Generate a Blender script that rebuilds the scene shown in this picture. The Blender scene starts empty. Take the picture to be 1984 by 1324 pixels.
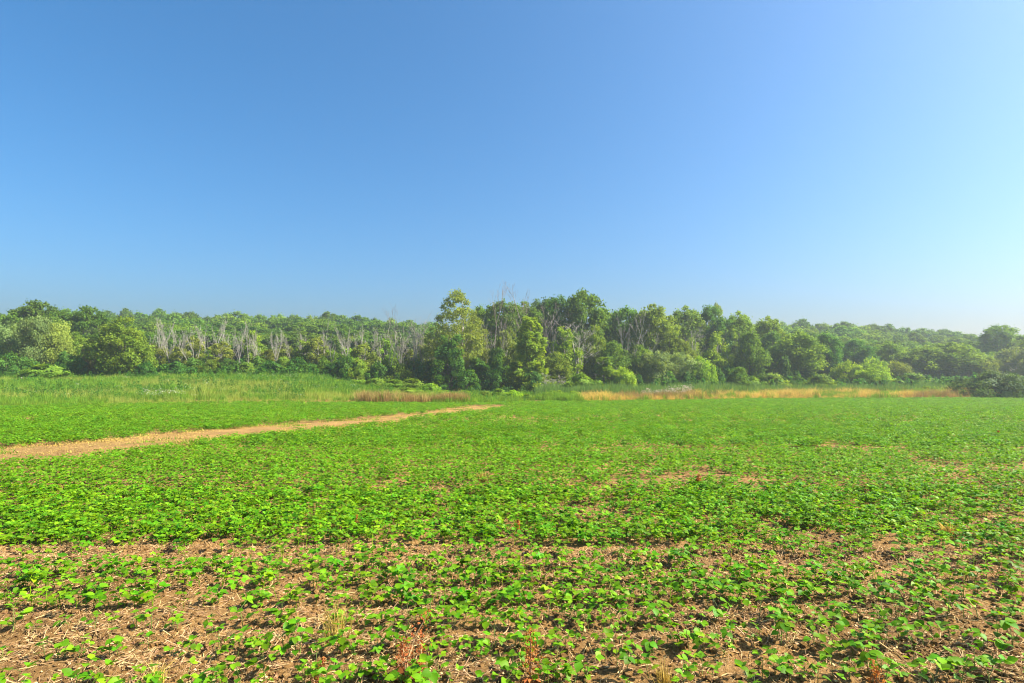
import bpy, bmesh, math, random
import numpy as np
from mathutils import Vector, Matrix, Euler

# ------------------------------------------------------------------ camera, sky, sun, exposure
SC = bpy.context.scene
PW, PH = 1984.0, 1324.0          # the photograph's own size
F = 1102.0                       # focal length in those pixels
HOR = 705.0                      # row of the true horizon
CAMZ = 1.65

cam_d = bpy.data.cameras.new('camera')
cam = bpy.data.objects.new('camera', cam_d)
SC.collection.objects.link(cam)
cam.location = (0, 0, CAMZ)
cam.rotation_euler = (math.radians(90), 0, 0)
cam_d.sensor_width = 36.0
cam_d.lens = 36.0 * F / PW
cam_d.shift_y = (HOR - PH / 2) / PW
cam_d.clip_start = 0.05
cam_d.clip_end = 6000
SC.camera = cam

SUN_AZ, SUN_EL = math.radians(92), math.radians(42)     # clockwise from straight ahead
sun_vec = Vector((math.sin(SUN_AZ) * math.cos(SUN_EL), math.cos(SUN_AZ) * math.cos(SUN_EL), math.sin(SUN_EL)))
world = bpy.data.worlds.new('World')
SC.world = world
world.use_nodes = True
wn = world.node_tree.nodes
wl = world.node_tree.links
wn.clear()
w_out = wn.new('ShaderNodeOutputWorld')
w_bg = wn.new('ShaderNodeBackground')
w_sky = wn.new('ShaderNodeTexSky')
w_sky.sky_type = 'NISHITA'
w_sky.sun_disc = False
w_sky.sun_elevation = SUN_EL
w_sky.sun_rotation = SUN_AZ
w_sky.altitude = 150
w_sky.air_density = 1.0
w_sky.dust_density = 4.0
w_sky.ozone_density = 8.0
w_bg.inputs['Strength'].default_value = 0.081
w_hs = wn.new('ShaderNodeHueSaturation')
w_hs.inputs['Saturation'].default_value = 1.17
w_hs.inputs['Hue'].default_value = 0.491
wl.new(w_sky.outputs['Color'], w_hs.inputs['Color'])
wl.new(w_hs.outputs['Color'], w_bg.inputs['Color'])
wl.new(w_bg.outputs['Background'], w_out.inputs['Surface'])

sun_d = bpy.data.lights.new('sun', 'SUN')
sun_d.energy = 5.0
sun_d.angle = math.radians(0.6)
sun_d.color = (1.0, 0.91, 0.74)
sun = bpy.data.objects.new('sun', sun_d)
SC.collection.objects.link(sun)
sun.rotation_euler = sun_vec.to_track_quat('Z', 'Y').to_euler()

SC.view_settings.view_transform = 'Standard'
SC.view_settings.look = 'None'
SC.view_settings.gamma = 1.0
SC.view_settings.exposure = 1.5
SC.render.engine = 'CYCLES'
SC.cycles.filter_width = 1.1
SC.cycles.use_denoising = True
SC.cycles.denoiser = 'OPENIMAGEDENOISE'
SC.cycles.max_bounces = 6
SC.cycles.diffuse_bounces = 3
SC.cycles.glossy_bounces = 2
SC.cycles.transmission_bounces = 4
SC.cycles.volume_bounces = 1
SC.cycles.transparent_max_bounces = 4

rng = np.random.default_rng(7)
COL = SC.collection

# ------------------------------------------------------------------ noise and terrain height
_perm = np.random.default_rng(11).random((256, 256))

def vnoise(x, y):
    x = np.asarray(x, float); y = np.asarray(y, float)
    xi = np.floor(x).astype(int); yi = np.floor(y).astype(int)
    fx = x - xi; fy = y - yi
    fx = fx * fx * (3 - 2 * fx); fy = fy * fy * (3 - 2 * fy)
    a = _perm[xi % 256, yi % 256]; b = _perm[(xi + 1) % 256, yi % 256]
    c = _perm[xi % 256, (yi + 1) % 256]; d = _perm[(xi + 1) % 256, (yi + 1) % 256]
    return (a * (1 - fx) + b * fx) * (1 - fy) + (c * (1 - fx) + d * fx) * fy

def fbm(x, y, oct=3):
    s = 0; a = 0.5; n = 0
    for k in range(oct):
        s = s + a * vnoise(x * 2 ** k + 17.3 * k, y * 2 ** k + 5.1 * k); n += a; a *= 0.5
    return s / n

def sstep(a, b, x):
    t = np.clip((np.asarray(x, float) - a) / (b - a), 0, 1)
    return t * t * (3 - 2 * t)

def H(x, y):
    x = np.asarray(x, float); y = np.asarray(y, float)
    t = 0.0426 * np.maximum(y, -60)
    k = 0.35
    z = k * np.log(np.exp(-t / k) + np.exp(-2.95 / k)) * 1.0          # slopes down, then levels out
    z = -(-k * np.log(np.exp(-t / k) + np.exp(-2.95 / k)))
    z = z + 2.45 * sstep(45, 96, y) * sstep(-6, -36, x)                 # meadow rises on one side
    z = z + 5.0 * sstep(112, 230, y)
    z = z + 0.10 * (fbm(x * 0.07, y * 0.07, 2) - 0.5) * sstep(6, 25, y)
    near = 1 - sstep(9, 18, np.hypot(x, y))
    z = z + near * (0.035 * (fbm(x * 3.1, y * 4.0, 3) - 0.5) + 0.030 * (vnoise(x * 11, y * 13) - 0.5)
                    + 0.012 * np.sin((y + 0.03 * x) / 0.40 * 2 * math.pi))
    return z

def Hf(x, y):
    return float(H(x, y))

def at(px, Y):
    return (px - PW / 2) / F * Y

# ------------------------------------------------------------------ object helpers
def mesh_arrays(name, verts, faces, mat=None, attrs=None, smooth=False):
    """faces: an (N,k) array, or a list of such arrays."""
    me = bpy.data.meshes.new(name)
    fl = faces if isinstance(faces, list) else [faces]
    fl = [np.asarray(f, np.int32) for f in fl if len(f)]
    verts = np.asarray(verts, np.float32)
    me.vertices.add(len(verts)); me.vertices.foreach_set('co', verts.ravel())
    loops = np.concatenate([f.ravel() for f in fl])
    sizes = np.concatenate([np.full(len(f), f.shape[1], np.int32) for f in fl])
    me.loops.add(len(loops)); me.loops.foreach_set('vertex_index', loops)
    me.polygons.add(len(sizes))
    starts = np.concatenate([[0], np.cumsum(sizes)[:-1]]).astype(np.int32)
    me.polygons.foreach_set('loop_start', starts)
    me.update(calc_edges=True)
    if smooth:
        me.polygons.foreach_set('use_smooth', np.ones(len(sizes), bool))
    for k, v in (attrs or {}).items():
        a = me.attributes.new(k, 'FLOAT', 'POINT')
        a.data.foreach_set('value', np.asarray(v, np.float32))
    if mat:
        me.materials.append(mat)
    me.validate()
    return me

def link(name, me, parent=None):
    o = bpy.data.objects.new(name, me)
    COL.objects.link(o)
    if parent:
        o.parent = parent
    return o

def tag(o, label=None, cat=None, group=None, kind=None):
    if label: o['label'] = label
    if cat: o['category'] = cat
    if group: o['group'] = group
    if kind: o['kind'] = kind
    return o

class Tubes:
    """Collects tapered tubes into one mesh."""
    def __init__(self): self.v = []; self.f = []; self.n = 0
    def tube(self, pts, radii, sides=5):
        pts = [np.asarray(p, float) for p in pts]
        m = len(pts)
        rings = []
        for i in range(m):
            d = pts[min(i + 1, m - 1)] - pts[max(i - 1, 0)]
            d = d / (np.linalg.norm(d) + 1e-9)
            a = np.array([1.0, 0, 0]) if abs(d[2]) > 0.8 else np.array([0, 0, 1.0])
            u = np.cross(d, a); u /= np.linalg.norm(u) + 1e-9
            w = np.cross(d, u)
            ang = np.arange(sides) * 2 * math.pi / sides
            rings.append(pts[i] + radii[i] * (np.cos(ang)[:, None] * u + np.sin(ang)[:, None] * w))
        self.v.append(np.concatenate(rings))
        b = self.n
        for i in range(m - 1):
            for k in range(sides):
                k2 = (k + 1) % sides
                self.f.append((b + i * sides + k, b + i * sides + k2, b + (i + 1) * sides + k2, b + (i + 1) * sides + k))
        self.n += m * sides
    def mesh(self, name, mat):
        return mesh_arrays(name, np.concatenate(self.v), np.array(self.f), mat, smooth=True)

# ------------------------------------------------------------------ materials
def new_mat(name):
    m = bpy.data.materials.new(name); m.use_nodes = True
    nt = m.node_tree; nt.nodes.clear()
    return m, nt.nodes, nt.links

def leaf_mat(name, c, c2, trans=0.4, rough=0.5, spec=0.3, jitter=0.25, tr_col=None):
    """c, c2: the two leaf colours it varies between (by clump and by plant)."""
    m, N, L = new_mat(name)
    out = N.new('ShaderNodeOutputMaterial')
    at_ = N.new('ShaderNodeAttribute'); at_.attribute_name = 'tone'
    oi = N.new('ShaderNodeObjectInfo')
    mx = N.new('ShaderNodeMix'); mx.data_type = 'RGBA'
    mx.inputs['A'].default_value = (*c, 1); mx.inputs['B'].default_value = (*c2, 1)
    L.new(at_.outputs['Fac'], mx.inputs['Factor'])
    hsv = N.new('ShaderNodeHueSaturation')
    mr = N.new('ShaderNodeMapRange')
    mr.inputs['To Min'].default_value = 1 - jitter; mr.inputs['To Max'].default_value = 1 + jitter
    L.new(oi.outputs['Random'], mr.inputs['Value'])
    L.new(mr.outputs['Result'], hsv.inputs['Value'])
    mr2 = N.new('ShaderNodeMapRange')
    mr2.inputs['To Min'].default_value = 0.5 - 0.05 * jitter; mr2.inputs['To Max'].default_value = 0.5 + 0.05 * jitter
    ml = N.new('ShaderNodeMath'); ml.operation = 'MULTIPLY'; ml.inputs[1].default_value = 7.31
    fr = N.new('ShaderNodeMath'); fr.operation = 'FRACT'
    L.new(oi.outputs['Random'], ml.inputs[0]); L.new(ml.outputs[0], fr.inputs[0]); L.new(fr.outputs[0], mr2.inputs['Value'])
    L.new(mr2.outputs['Result'], hsv.inputs['Hue'])
    L.new(mx.outputs['Result'], hsv.inputs['Color'])
    pb = N.new('ShaderNodeBsdfPrincipled')
    pb.inputs['Roughness'].default_value = rough
    pb.inputs['Specular IOR Level'].default_value = spec
    L.new(hsv.outputs['Color'], pb.inputs['Base Color'])
    tr = N.new('ShaderNodeBsdfTranslucent')
    tm = N.new('ShaderNodeMix'); tm.data_type = 'RGBA'; tm.blend_type = 'MULTIPLY'
    tm.inputs['Factor'].default_value = 1.0
    tm.inputs['B'].default_value = (*(tr_col or (1.5, 1.35, 0.5)), 1)
    L.new(hsv.outputs['Color'], tm.inputs['A'])
    L.new(tm.outputs['Result'], tr.inputs['Color'])
    ms = N.new('ShaderNodeMixShader'); ms.inputs['Fac'].default_value = trans
    L.new(pb.outputs[0], ms.inputs[1]); L.new(tr.outputs[0], ms.inputs[2])
    L.new(ms.outputs[0], out.inputs['Surface'])
    return m

def bark_mat(name, c, c2, scale=6.0):
    m, N, L = new_mat(name)
    out = N.new('ShaderNodeOutputMaterial')
    tc = N.new('ShaderNodeTexCoord')
    no = N.new('ShaderNodeTexNoise'); no.inputs['Scale'].default_value = scale; no.inputs['Detail'].default_value = 4
    mp = N.new('ShaderNodeMapping'); mp.inputs['Scale'].default_value = (1, 1, 0.25)
    L.new(tc.outputs['Object'], mp.inputs['Vector']); L.new(mp.outputs['Vector'], no.inputs['Vector'])
    cr = N.new('ShaderNodeValToRGB')
    cr.color_ramp.elements[0].position = 0.3; cr.color_ramp.elements[0].color = (*c, 1)
    cr.color_ramp.elements[1].position = 0.7; cr.color_ramp.elements[1].color = (*c2, 1)
    L.new(no.outputs['Fac'], cr.inputs['Fac'])
    pb = N.new('ShaderNodeBsdfPrincipled'); pb.inputs['Roughness'].default_value = 0.9
    pb.inputs['Specular IOR Level'].default_value = 0.1
    L.new(cr.outputs['Color'], pb.inputs['Base Color'])
    L.new(pb.outputs[0], out.inputs['Surface'])
    return m

def soil_mat(name, cols, far_cols=None, straw=0.5):
    m, N, L = new_mat(name)
    out = N.new('ShaderNodeOutputMaterial')
    geo = N.new('ShaderNodeNewGeometry')
    def noise(scale, detail=6, rough=0.6, sc=(1, 1, 1)):
        mp = N.new('ShaderNodeMapping'); mp.inputs['Scale'].default_value = sc
        n = N.new('ShaderNodeTexNoise'); n.inputs['Scale'].default_value = scale
        n.inputs['Detail'].default_value = detail; n.inputs['Roughness'].default_value = rough
        L.new(geo.outputs['Position'], mp.inputs['Vector']); L.new(mp.outputs['Vector'], n.inputs['Vector'])
        return n.outputs['Fac']
    cr = N.new('ShaderNodeValToRGB')
    e = cr.color_ramp.elements
    e[0].position = 0.28; e[0].color = (*cols[0], 1)
    e[1].position = 0.72; e[1].color = (*cols[2], 1)
    x = e.new(0.5); x.color = (*cols[1], 1)
    L.new(noise(26, 10, 0.7), cr.inputs['Fac'])
    big = N.new('ShaderNodeValToRGB')
    b = big.color_ramp.elements
    b[0].position = 0.35; b[0].color = (0.72, 0.70, 0.68, 1); b[1].position = 0.65; b[1].color = (1.12, 1.08, 1.0, 1)
    L.new(noise(0.9, 4), big.inputs['Fac'])
    mul = N.new('ShaderNodeMix'); mul.data_type = 'RGBA'; mul.blend_type = 'MULTIPLY'; mul.inputs['Factor'].default_value = 1
    L.new(cr.outputs['Color'], mul.inputs['A']); L.new(big.outputs['Color'], mul.inputs['B'])
    # chaff: pale short fibres
    vo = N.new('ShaderNodeTexVoronoi'); vo.inputs['Scale'].default_value = 70
    mp = N.new('ShaderNodeMapping'); mp.inputs['Scale'].default_value = (0.35, 1.0, 1.0); mp.inputs['Rotation'].default_value = (0, 0, 0.5)
    L.new(geo.outputs['Position'], mp.inputs['Vector']); L.new(mp.outputs['Vector'], vo.inputs['Vector'])
    th = N.new('ShaderNodeMath'); th.operation = 'LESS_THAN'; th.inputs[1].default_value = 0.22
    L.new(vo.outputs['Distance'], th.inputs[0])
    g = N.new('ShaderNodeMath'); g.operation = 'MULTIPLY'; g.inputs[1].default_value = straw
    L.new(th.outputs[0], g.inputs[0])
    mx = N.new('ShaderNodeMix'); mx.data_type = 'RGBA'; mx.inputs['B'].default_value = (0.50, 0.36, 0.20, 1)
    L.new(g.outputs[0], mx.inputs['Factor']); L.new(mul.outputs['Result'], mx.inputs['A'])
    pb = N.new('ShaderNodeBsdfPrincipled'); pb.inputs['Roughness'].default_value = 0.95
    pb.inputs['Specular IOR Level'].default_value = 0.1
    L.new(mx.outputs['Result'], pb.inputs['Base Color'])
    bp = N.new('ShaderNodeBump'); bp.inputs['Strength'].default_value = 1.0; bp.inputs['Distance'].default_value = 0.06
    L.new(noise(34, 8, 0.75), bp.inputs['Height'])
    L.new(bp.outputs['Normal'], pb.inputs['Normal'])
    L.new(pb.outputs[0], out.inputs['Surface'])
    return m

M = {}
M['soil'] = soil_mat('dry_soil', [(0.11, 0.055, 0.019), (0.35, 0.205, 0.078), (0.56, 0.365, 0.155)])
M['track'] = soil_mat('track_dirt', [(0.17, 0.095, 0.032), (0.34, 0.21, 0.075), (0.50, 0.34, 0.13)], straw=0.6)
M['bean'] = leaf_mat('bean_leaf', (0.064, 0.205, 0.004), (0.185, 0.350, 0.008), 0.38, 0.5, 0.16, 0.35)
M['bean_far'] = leaf_mat('bean_leaf_far', (0.062, 0.185, 0.004), (0.145, 0.300, 0.007), 0.38, 0.55, 0.2, 0.30)
M['stem'] = leaf_mat('green_stem', (0.16, 0.22, 0.05), (0.22, 0.26, 0.07), 0.2)
M['straw'] = leaf_mat('straw', (0.60, 0.43, 0.22), (0.27, 0.15, 0.06), 0.1, 0.7, 0.2, 0.45)
M['dock'] = leaf_mat('dock_seed', (0.30, 0.085, 0.025), (0.42, 0.17, 0.05), 0.3, 0.7, 0.1, 0.2)
M['dry_grass'] = leaf_mat('dry_grass', (0.44, 0.32, 0.06), (0.62, 0.48, 0.13), 0.35, 0.7, 0.1, 0.25, (1.2, 1.1, 0.8))
M['brown_weed'] = leaf_mat('brown_weed', (0.25, 0.175, 0.055), (0.38, 0.285, 0.10), 0.3, 0.7, 0.1, 0.3, (1.2, 1.1, 0.8))
M['meadow'] = leaf_mat('meadow_grass', (0.095, 0.220, 0.014), (0.190, 0.310, 0.032), 0.38, 0.6, 0.1, 0.25)
M['weed_green'] = leaf_mat('weed_green', (0.050, 0.150, 0.016), (0.085, 0.205, 0.025), 0.35, 0.6, 0.1, 0.25)
M['yellow_grass'] = leaf_mat('yellow_grass', (0.17, 0.27, 0.03), (0.31, 0.35, 0.08), 0.4, 0.6, 0.1, 0.2)
M['reed'] = leaf_mat('reed_green', (0.075, 0.165, 0.040), (0.150, 0.250, 0.060), 0.35, 0.6, 0.1, 0.2)
M['white_flower'] = leaf_mat('white_flower', (0.40, 0.44, 0.28), (0.58, 0.58, 0.45), 0.3, 0.7, 0.1, 0.1, (1, 1, 1))
M['plume'] = leaf_mat('pale_plume', (0.42, 0.34, 0.26), (0.52, 0.45, 0.37), 0.3, 0.8, 0.1, 0.1, (1, 1, 1))
M['bark'] = bark_mat('bark', (0.10, 0.08, 0.06), (0.22, 0.19, 0.15))
M['pale_bark'] = bark_mat('pale_bark', (0.34, 0.31, 0.25), (0.55, 0.52, 0.45))
M['dead'] = bark_mat('dead_wood', (0.22, 0.205, 0.17), (0.41, 0.385, 0.325))
M['dead_dark'] = bark_mat('dead_wood_dark', (0.16, 0.13, 0.11), (0.30, 0.26, 0.22))
M['g_mid'] = leaf_mat('leaves_mid', (0.100, 0.195, 0.016), (0.215, 0.315, 0.030), 0.42, 0.65, 0.10, 0.22)
M['g_dark'] = leaf_mat('leaves_dark', (0.060, 0.150, 0.014), (0.140, 0.240, 0.024), 0.42, 0.65, 0.10, 0.22)
M['g_blue'] = leaf_mat('leaves_deep', (0.036, 0.120, 0.018), (0.100, 0.210, 0.026), 0.42, 0.65, 0.10, 0.22)
M['g_pale'] = leaf_mat('leaves_pale', (0.130, 0.215, 0.060), (0.230, 0.310, 0.090), 0.42, 0.65, 0.10, 0.22)
M['g_olive'] = leaf_mat('leaves_olive', (0.150, 0.205, 0.028), (0.250, 0.300, 0.050), 0.42, 0.65, 0.10, 0.22)
M['g_lime'] = leaf_mat('leaves_lime', (0.140, 0.270, 0.016), (0.275, 0.410, 0.030), 0.42, 0.65, 0.10, 0.22)
M['g_grey'] = leaf_mat('leaves_grey', (0.055, 0.115, 0.036), (0.115, 0.175, 0.058), 0.30, 0.65, 0.10, 0.10)
M['g_tan'] = leaf_mat('leaves_tan', (0.25, 0.26, 0.07), (0.34, 0.34, 0.12), 0.42, 0.65, 0.10, 0.22)

# ------------------------------------------------------------------ setting: ground and track
def axis(dense_to, step, far, grow):
    v = [0.0]
    s = step
    while v[-1] < far:
        if v[-1] > dense_to: s *= grow
        v.append(v[-1] + s)
    return np.array(v)

ax = axis(6.0, 0.07, 2600, 1.07); xs = np.concatenate([-ax[:0:-1], ax])
ay = axis(7.0, 0.055, 2600, 1.045); yb = axis(2.0, 0.3, 1500, 1.15)
ys = np.concatenate([-yb[:0:-1], ay])
GX, GY = np.meshgrid(xs, ys, indexing='ij')
GV = np.stack([GX, GY, H(GX, GY)], -1).reshape(-1, 3)
nx, ny = len(xs), len(ys)
ii, jj = np.meshgrid(np.arange(nx - 1), np.arange(ny - 1), indexing='ij')
q = (ii * ny + jj).ravel()
GF = np.stack([q, q + ny, q + ny + 1, q + 1], -1)
ground = link('ground', mesh_arrays('ground', GV, GF, M['soil'], smooth=True))
tag(ground, 'dry brown soil of the field under the crop', None, None, 'structure')

TRK = np.array([(-19.0, 5.0), (-15.0, 10.0), (-13.0, 14.4), (-12.1, 16.8), (-11.6, 18.5), (-11.1, 20.6), (-10.4, 23.3), (-9.2, 26.0), (-7.6, 28.9), (-5.9, 33.7), (-4.6, 40.3), (-3.1, 47.0), (-2.4, 50.0), (-2.0, 51.5)])
TRK = TRK * np.interp(TRK[:, 1], [5, 14, 25, 45, 57], [0.96, 0.95, 0.93, 0.95, 1.0])[:, None]
def track_dist(x, y):
    """distance to the track's centre line and half width there"""
    best = np.full(np.shape(x), 1e9)
    for (x0, y0), (x1, y1) in zip(TRK[:-1], TRK[1:]):
        dx, dy = x1 - x0, y1 - y0
        t = np.clip(((x - x0) * dx + (y - y0) * dy) / (dx * dx + dy * dy), 0, 1)
        best = np.minimum(best, np.hypot(x - x0 - t * dx, y - y0 - t * dy))
    return best
def track_half(y):
    return np.interp(y, [5, 14, 24, 32, 45, 60], [2.0, 1.8, 1.7, 1.4, 1.65, 1.4])

def catmull(P, n):
    out = []
    for i in range(len(P) - 1):
        p0, p1, p2, p3 = P[max(i - 1, 0)], P[i], P[i + 1], P[min(i + 2, len(P) - 1)]
        for t in np.linspace(0, 1, n, endpoint=False):
            out.append(0.5 * (2 * p1 + (p2 - p0) * t + (2 * p0 - 5 * p1 + 4 * p2 - p3) * t * t + (3 * p1 - p0 - 3 * p2 + p3) * t ** 3))
    out.append(P[-1])
    return np.array(out)
tc_ = catmull(TRK, 22)
tang = np.gradient(tc_, axis=0); tang /= np.linalg.norm(tang, axis=1)[:, None]
nrm = np.stack([-tang[:, 1], tang[:, 0]], -1)
NS = 14
tv = []
for i, (p, n) in enumerate(zip(tc_, nrm)):
    hw = float(track_half(p[1]))
    for k in range(NS + 1):
        s = -1 + 2 * k / NS
        w = hw * (1.0 + 0.7 * (vnoise(i * 0.23, 40 + 3 * (s > 0)) - 0.5) + 0.55 * (vnoise(i * 0.9, 60 + 3 * (s > 0)) - 0.5))
        q_ = p + n * s * w
        rut = 0.03 * math.exp(-((abs(s) - 0.5) / 0.16) ** 2)
        edge = 1 - abs(s) ** 4
        tv.append((q_[0], q_[1], Hf(q_[0], q_[1]) + 0.004 + edge * (0.05 - rut + 0.02 * (vnoise(q_[0] * 4, q_[1] * 4) - 0.5)) - 0.03 * abs(s) ** 6))
ni = len(tc_)
ii, jj = np.meshgrid(np.arange(ni - 1), np.arange(NS), indexing='ij')
q = (ii * (NS + 1) + jj).ravel()
track = link('dirt_path', mesh_arrays('dirt_path', np.array(tv), np.stack([q, q + NS + 1, q + NS + 2, q + 1], -1), M['track'], smooth=True))
tag(track, 'dry tan dirt track crossing the green field', None, None, 'structure')

# ------------------------------------------------------------------ scatter (geometry nodes on a cloud of points)
def scatter(name, P, rot, scl, idx, sources, label):
    me = bpy.data.meshes.new(name)
    P = np.asarray(P, np.float32)
    me.vertices.add(len(P)); me.vertices.foreach_set('co', P.ravel())
    a = me.attributes.new('rot', 'FLOAT_VECTOR', 'POINT'); a.data.foreach_set('vector', np.asarray(rot, np.float32).ravel())
    a = me.attributes.new('scl', 'FLOAT_VECTOR', 'POINT')
    scl = np.asarray(scl, np.float32)
    if scl.ndim == 1: scl = np.repeat(scl[:, None], 3, 1)
    a.data.foreach_set('vector', scl.ravel())
    a = me.attributes.new('idx', 'INT', 'POINT'); a.data.foreach_set('value', np.asarray(idx, np.int32))
    o = link(name, me)
    c = bpy.data.collections.new(name + '_source')
    for k, s in enumerate(sources):
        so = bpy.data.objects.new('%s_source_%02d' % (name, k), s)
        c.objects.link(so)
    g = bpy.data.node_groups.new(name + '_scatter', 'GeometryNodeTree')
    g.interface.new_socket('Geometry', in_out='INPUT', socket_type='NodeSocketGeometry')
    g.interface.new_socket('Geometry', in_out='OUTPUT', socket_type='NodeSocketGeometry')
    gi = g.nodes.new('NodeGroupInput'); go = g.nodes.new('NodeGroupOutput')
    ip = g.nodes.new('GeometryNodeInstanceOnPoints')
    ci = g.nodes.new('GeometryNodeCollectionInfo')
    ci.inputs['Collection'].default_value = c
    ci.inputs['Separate Children'].default_value = True
    ci.inputs['Reset Children'].default_value = True
    def named(n, t):
        x = g.nodes.new('GeometryNodeInputNamedAttribute'); x.data_type = t; x.inputs['Name'].default_value = n
        return x.outputs['Attribute']
    g.links.new(gi.outputs[0], ip.inputs['Points'])
    g.links.new(ci.outputs[0], ip.inputs['Instance'])
    ip.inputs['Pick Instance'].default_value = True
    g.links.new(named('idx', 'INT'), ip.inputs['Instance Index'])
    g.links.new(named('rot', 'FLOAT_VECTOR'), ip.inputs['Rotation'])
    g.links.new(named('scl', 'FLOAT_VECTOR'), ip.inputs['Scale'])
    g.links.new(ip.outputs[0], go.inputs[0])
    md = o.modifiers.new('scatter', 'NODES'); md.node_group = g
    tag(o, label, None, None, 'stuff')
    return o

def rand_rot(n, tilt=0.15):
    return np.stack([rng.normal(0, tilt, n), rng.normal(0, tilt, n), rng.uniform(0, 2 * math.pi, n)], -1)

def in_view(x, y, margin=1.28):
    return (y > 1.5) & (np.abs(x) < (PW / 2 / F * y * margin + 0.6))

# ------------------------------------------------------------------ soybean plants
def leaf_shape(seed, seg=4):
    """an ovate leaflet of length 1 along +x, folded along the midrib and drooping at the tip"""
    r = np.random.default_rng(seed)
    t = np.linspace(0, 1, seg + 1)
    w = 0.40 * np.sin(math.pi * np.clip(t, 0, 1) ** 0.72) ** 0.8
    w[0] = 0.03; w[-1] = 0.01
    droop = r.uniform(0.10, 0.32); fold = r.uniform(0.10, 0.35); tw = r.uniform(-0.2, 0.2)
    V = []
    for a, b in zip(t, w):
        z = -droop * a * a + 0.08 * a
        V.append((a, -b, z + fold * b - tw * b * a)); V.append((a, 0, z)); V.append((a, b * r.uniform(0.88, 1.1), z + fold * b + tw * b * a))
    Fq = []
    for i in range(seg):
        b = i * 3
        Fq += [(b, b + 3, b + 4, b + 1), (b + 1, b + 4, b + 5, b + 2)]
    return np.array(V), np.array(Fq)

LEAFS = [leaf_shape(s) for s in range(4)]
LEAFS_LOW = [leaf_shape(s, 2) for s in range(4)]

def bean_plan(r, big=1.0):
    """leaf transforms (variant, 4x4) and stem tubes of one plant"""
    h = r.uniform(0.075, 0.135) * big
    leaves, tubes = [], []
    lean = r.normal(0, 0.12, 2)
    tipp = np.array([lean[0] * h, lean[1] * h, h])
    tubes.append(([(0, 0, -0.03), tipp * 0.5, tipp], [0.0028, 0.0024, 0.0018]))
    az0 = r.uniform(0, 2 * math.pi)
    def leaflet(p, az, pitch, roll, L):
        m = Matrix.Translation(Vector(p)) @ Euler((roll, -pitch, az), 'XYZ').to_matrix().to_4x4() @ Matrix.Scale(L, 4)
        leaves.append((int(r.integers(0, 4)), m))
    for s in (0, math.pi):                                  # the pair of first leaves
        az = az0 + s + r.normal(0, 0.2); p = tipp * 0.5
        e = p + np.array([math.cos(az), math.sin(az), 0.5]) * 0.022
        tubes.append(([p, e], [0.0014, 0.0012]))
        leaflet(e, az, r.uniform(-0.2, 0.5), r.normal(0, 0.3), r.uniform(0.040, 0.056) * big)
    n = int(r.integers(2, 4))
    for k in range(n):
        az = az0 + math.pi / 2 + k * 2.4 + r.normal(0, 0.3)
        p = tipp * (0.65 + 0.35 * k / max(n - 1, 1))
        el = r.uniform(0.5, 1.15); ln = r.uniform(0.035, 0.07) * big
        d = np.array([math.cos(az) * math.cos(el), math.sin(az) * math.cos(el), math.sin(el)])
        e = p + d * ln
        tubes.append(([p, e], [0.0014, 0.0011]))
        L = r.uniform(0.046, 0.066) * big * (0.75 if k == n - 1 else 1)
        pt = r.uniform(-0.35, 0.65)
        leaflet(e, az, pt, r.normal(0, 0.3), L)
        for s in (-1, 1):
            leaflet(e, az + s * r.uniform(1.0, 1.5), pt * 0.6 + r.normal(0, 0.25), s * r.uniform(-0.1, 0.5), L * 0.92)
    return leaves, tubes

def bean_joined(name, seed, low, mat, big=1.0, plants=1, spread=0.0):
    r = np.random.default_rng(seed)
    V, Fq, T = [], [], []; n = 0
    for _ in range(plants):
        leaves, tubes = bean_plan(r, big)
        off = np.array([r.uniform(-spread, spread), r.uniform(-spread, spread), 0])
        tone0 = r.uniform(0.2, 0.8)
        for k, m in leaves:
            v, f = (LEAFS_LOW if low else LEAFS)[k]
            mm = np.array(m)
            V.append(v @ mm[:3, :3].T + mm[:3, 3] + off); Fq.append(f + n); n += len(v)
            T.append(np.full(len(v), np.clip(tone0 + r.normal(0, 0.2), 0, 1)))
        if not low:
            tb = Tubes()
            for p, rr in tubes: tb.tube(p, rr, 3)
            v = np.concatenate(tb.v) + off; V.append(v); Fq.append(np.array(tb.f) + n); n += len(v); T.append(np.full(len(v), 1.0))
    return mesh_arrays(name, np.concatenate(V), np.concatenate(Fq), mat, {'tone': np.concatenate(T)}, smooth=False)

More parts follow.
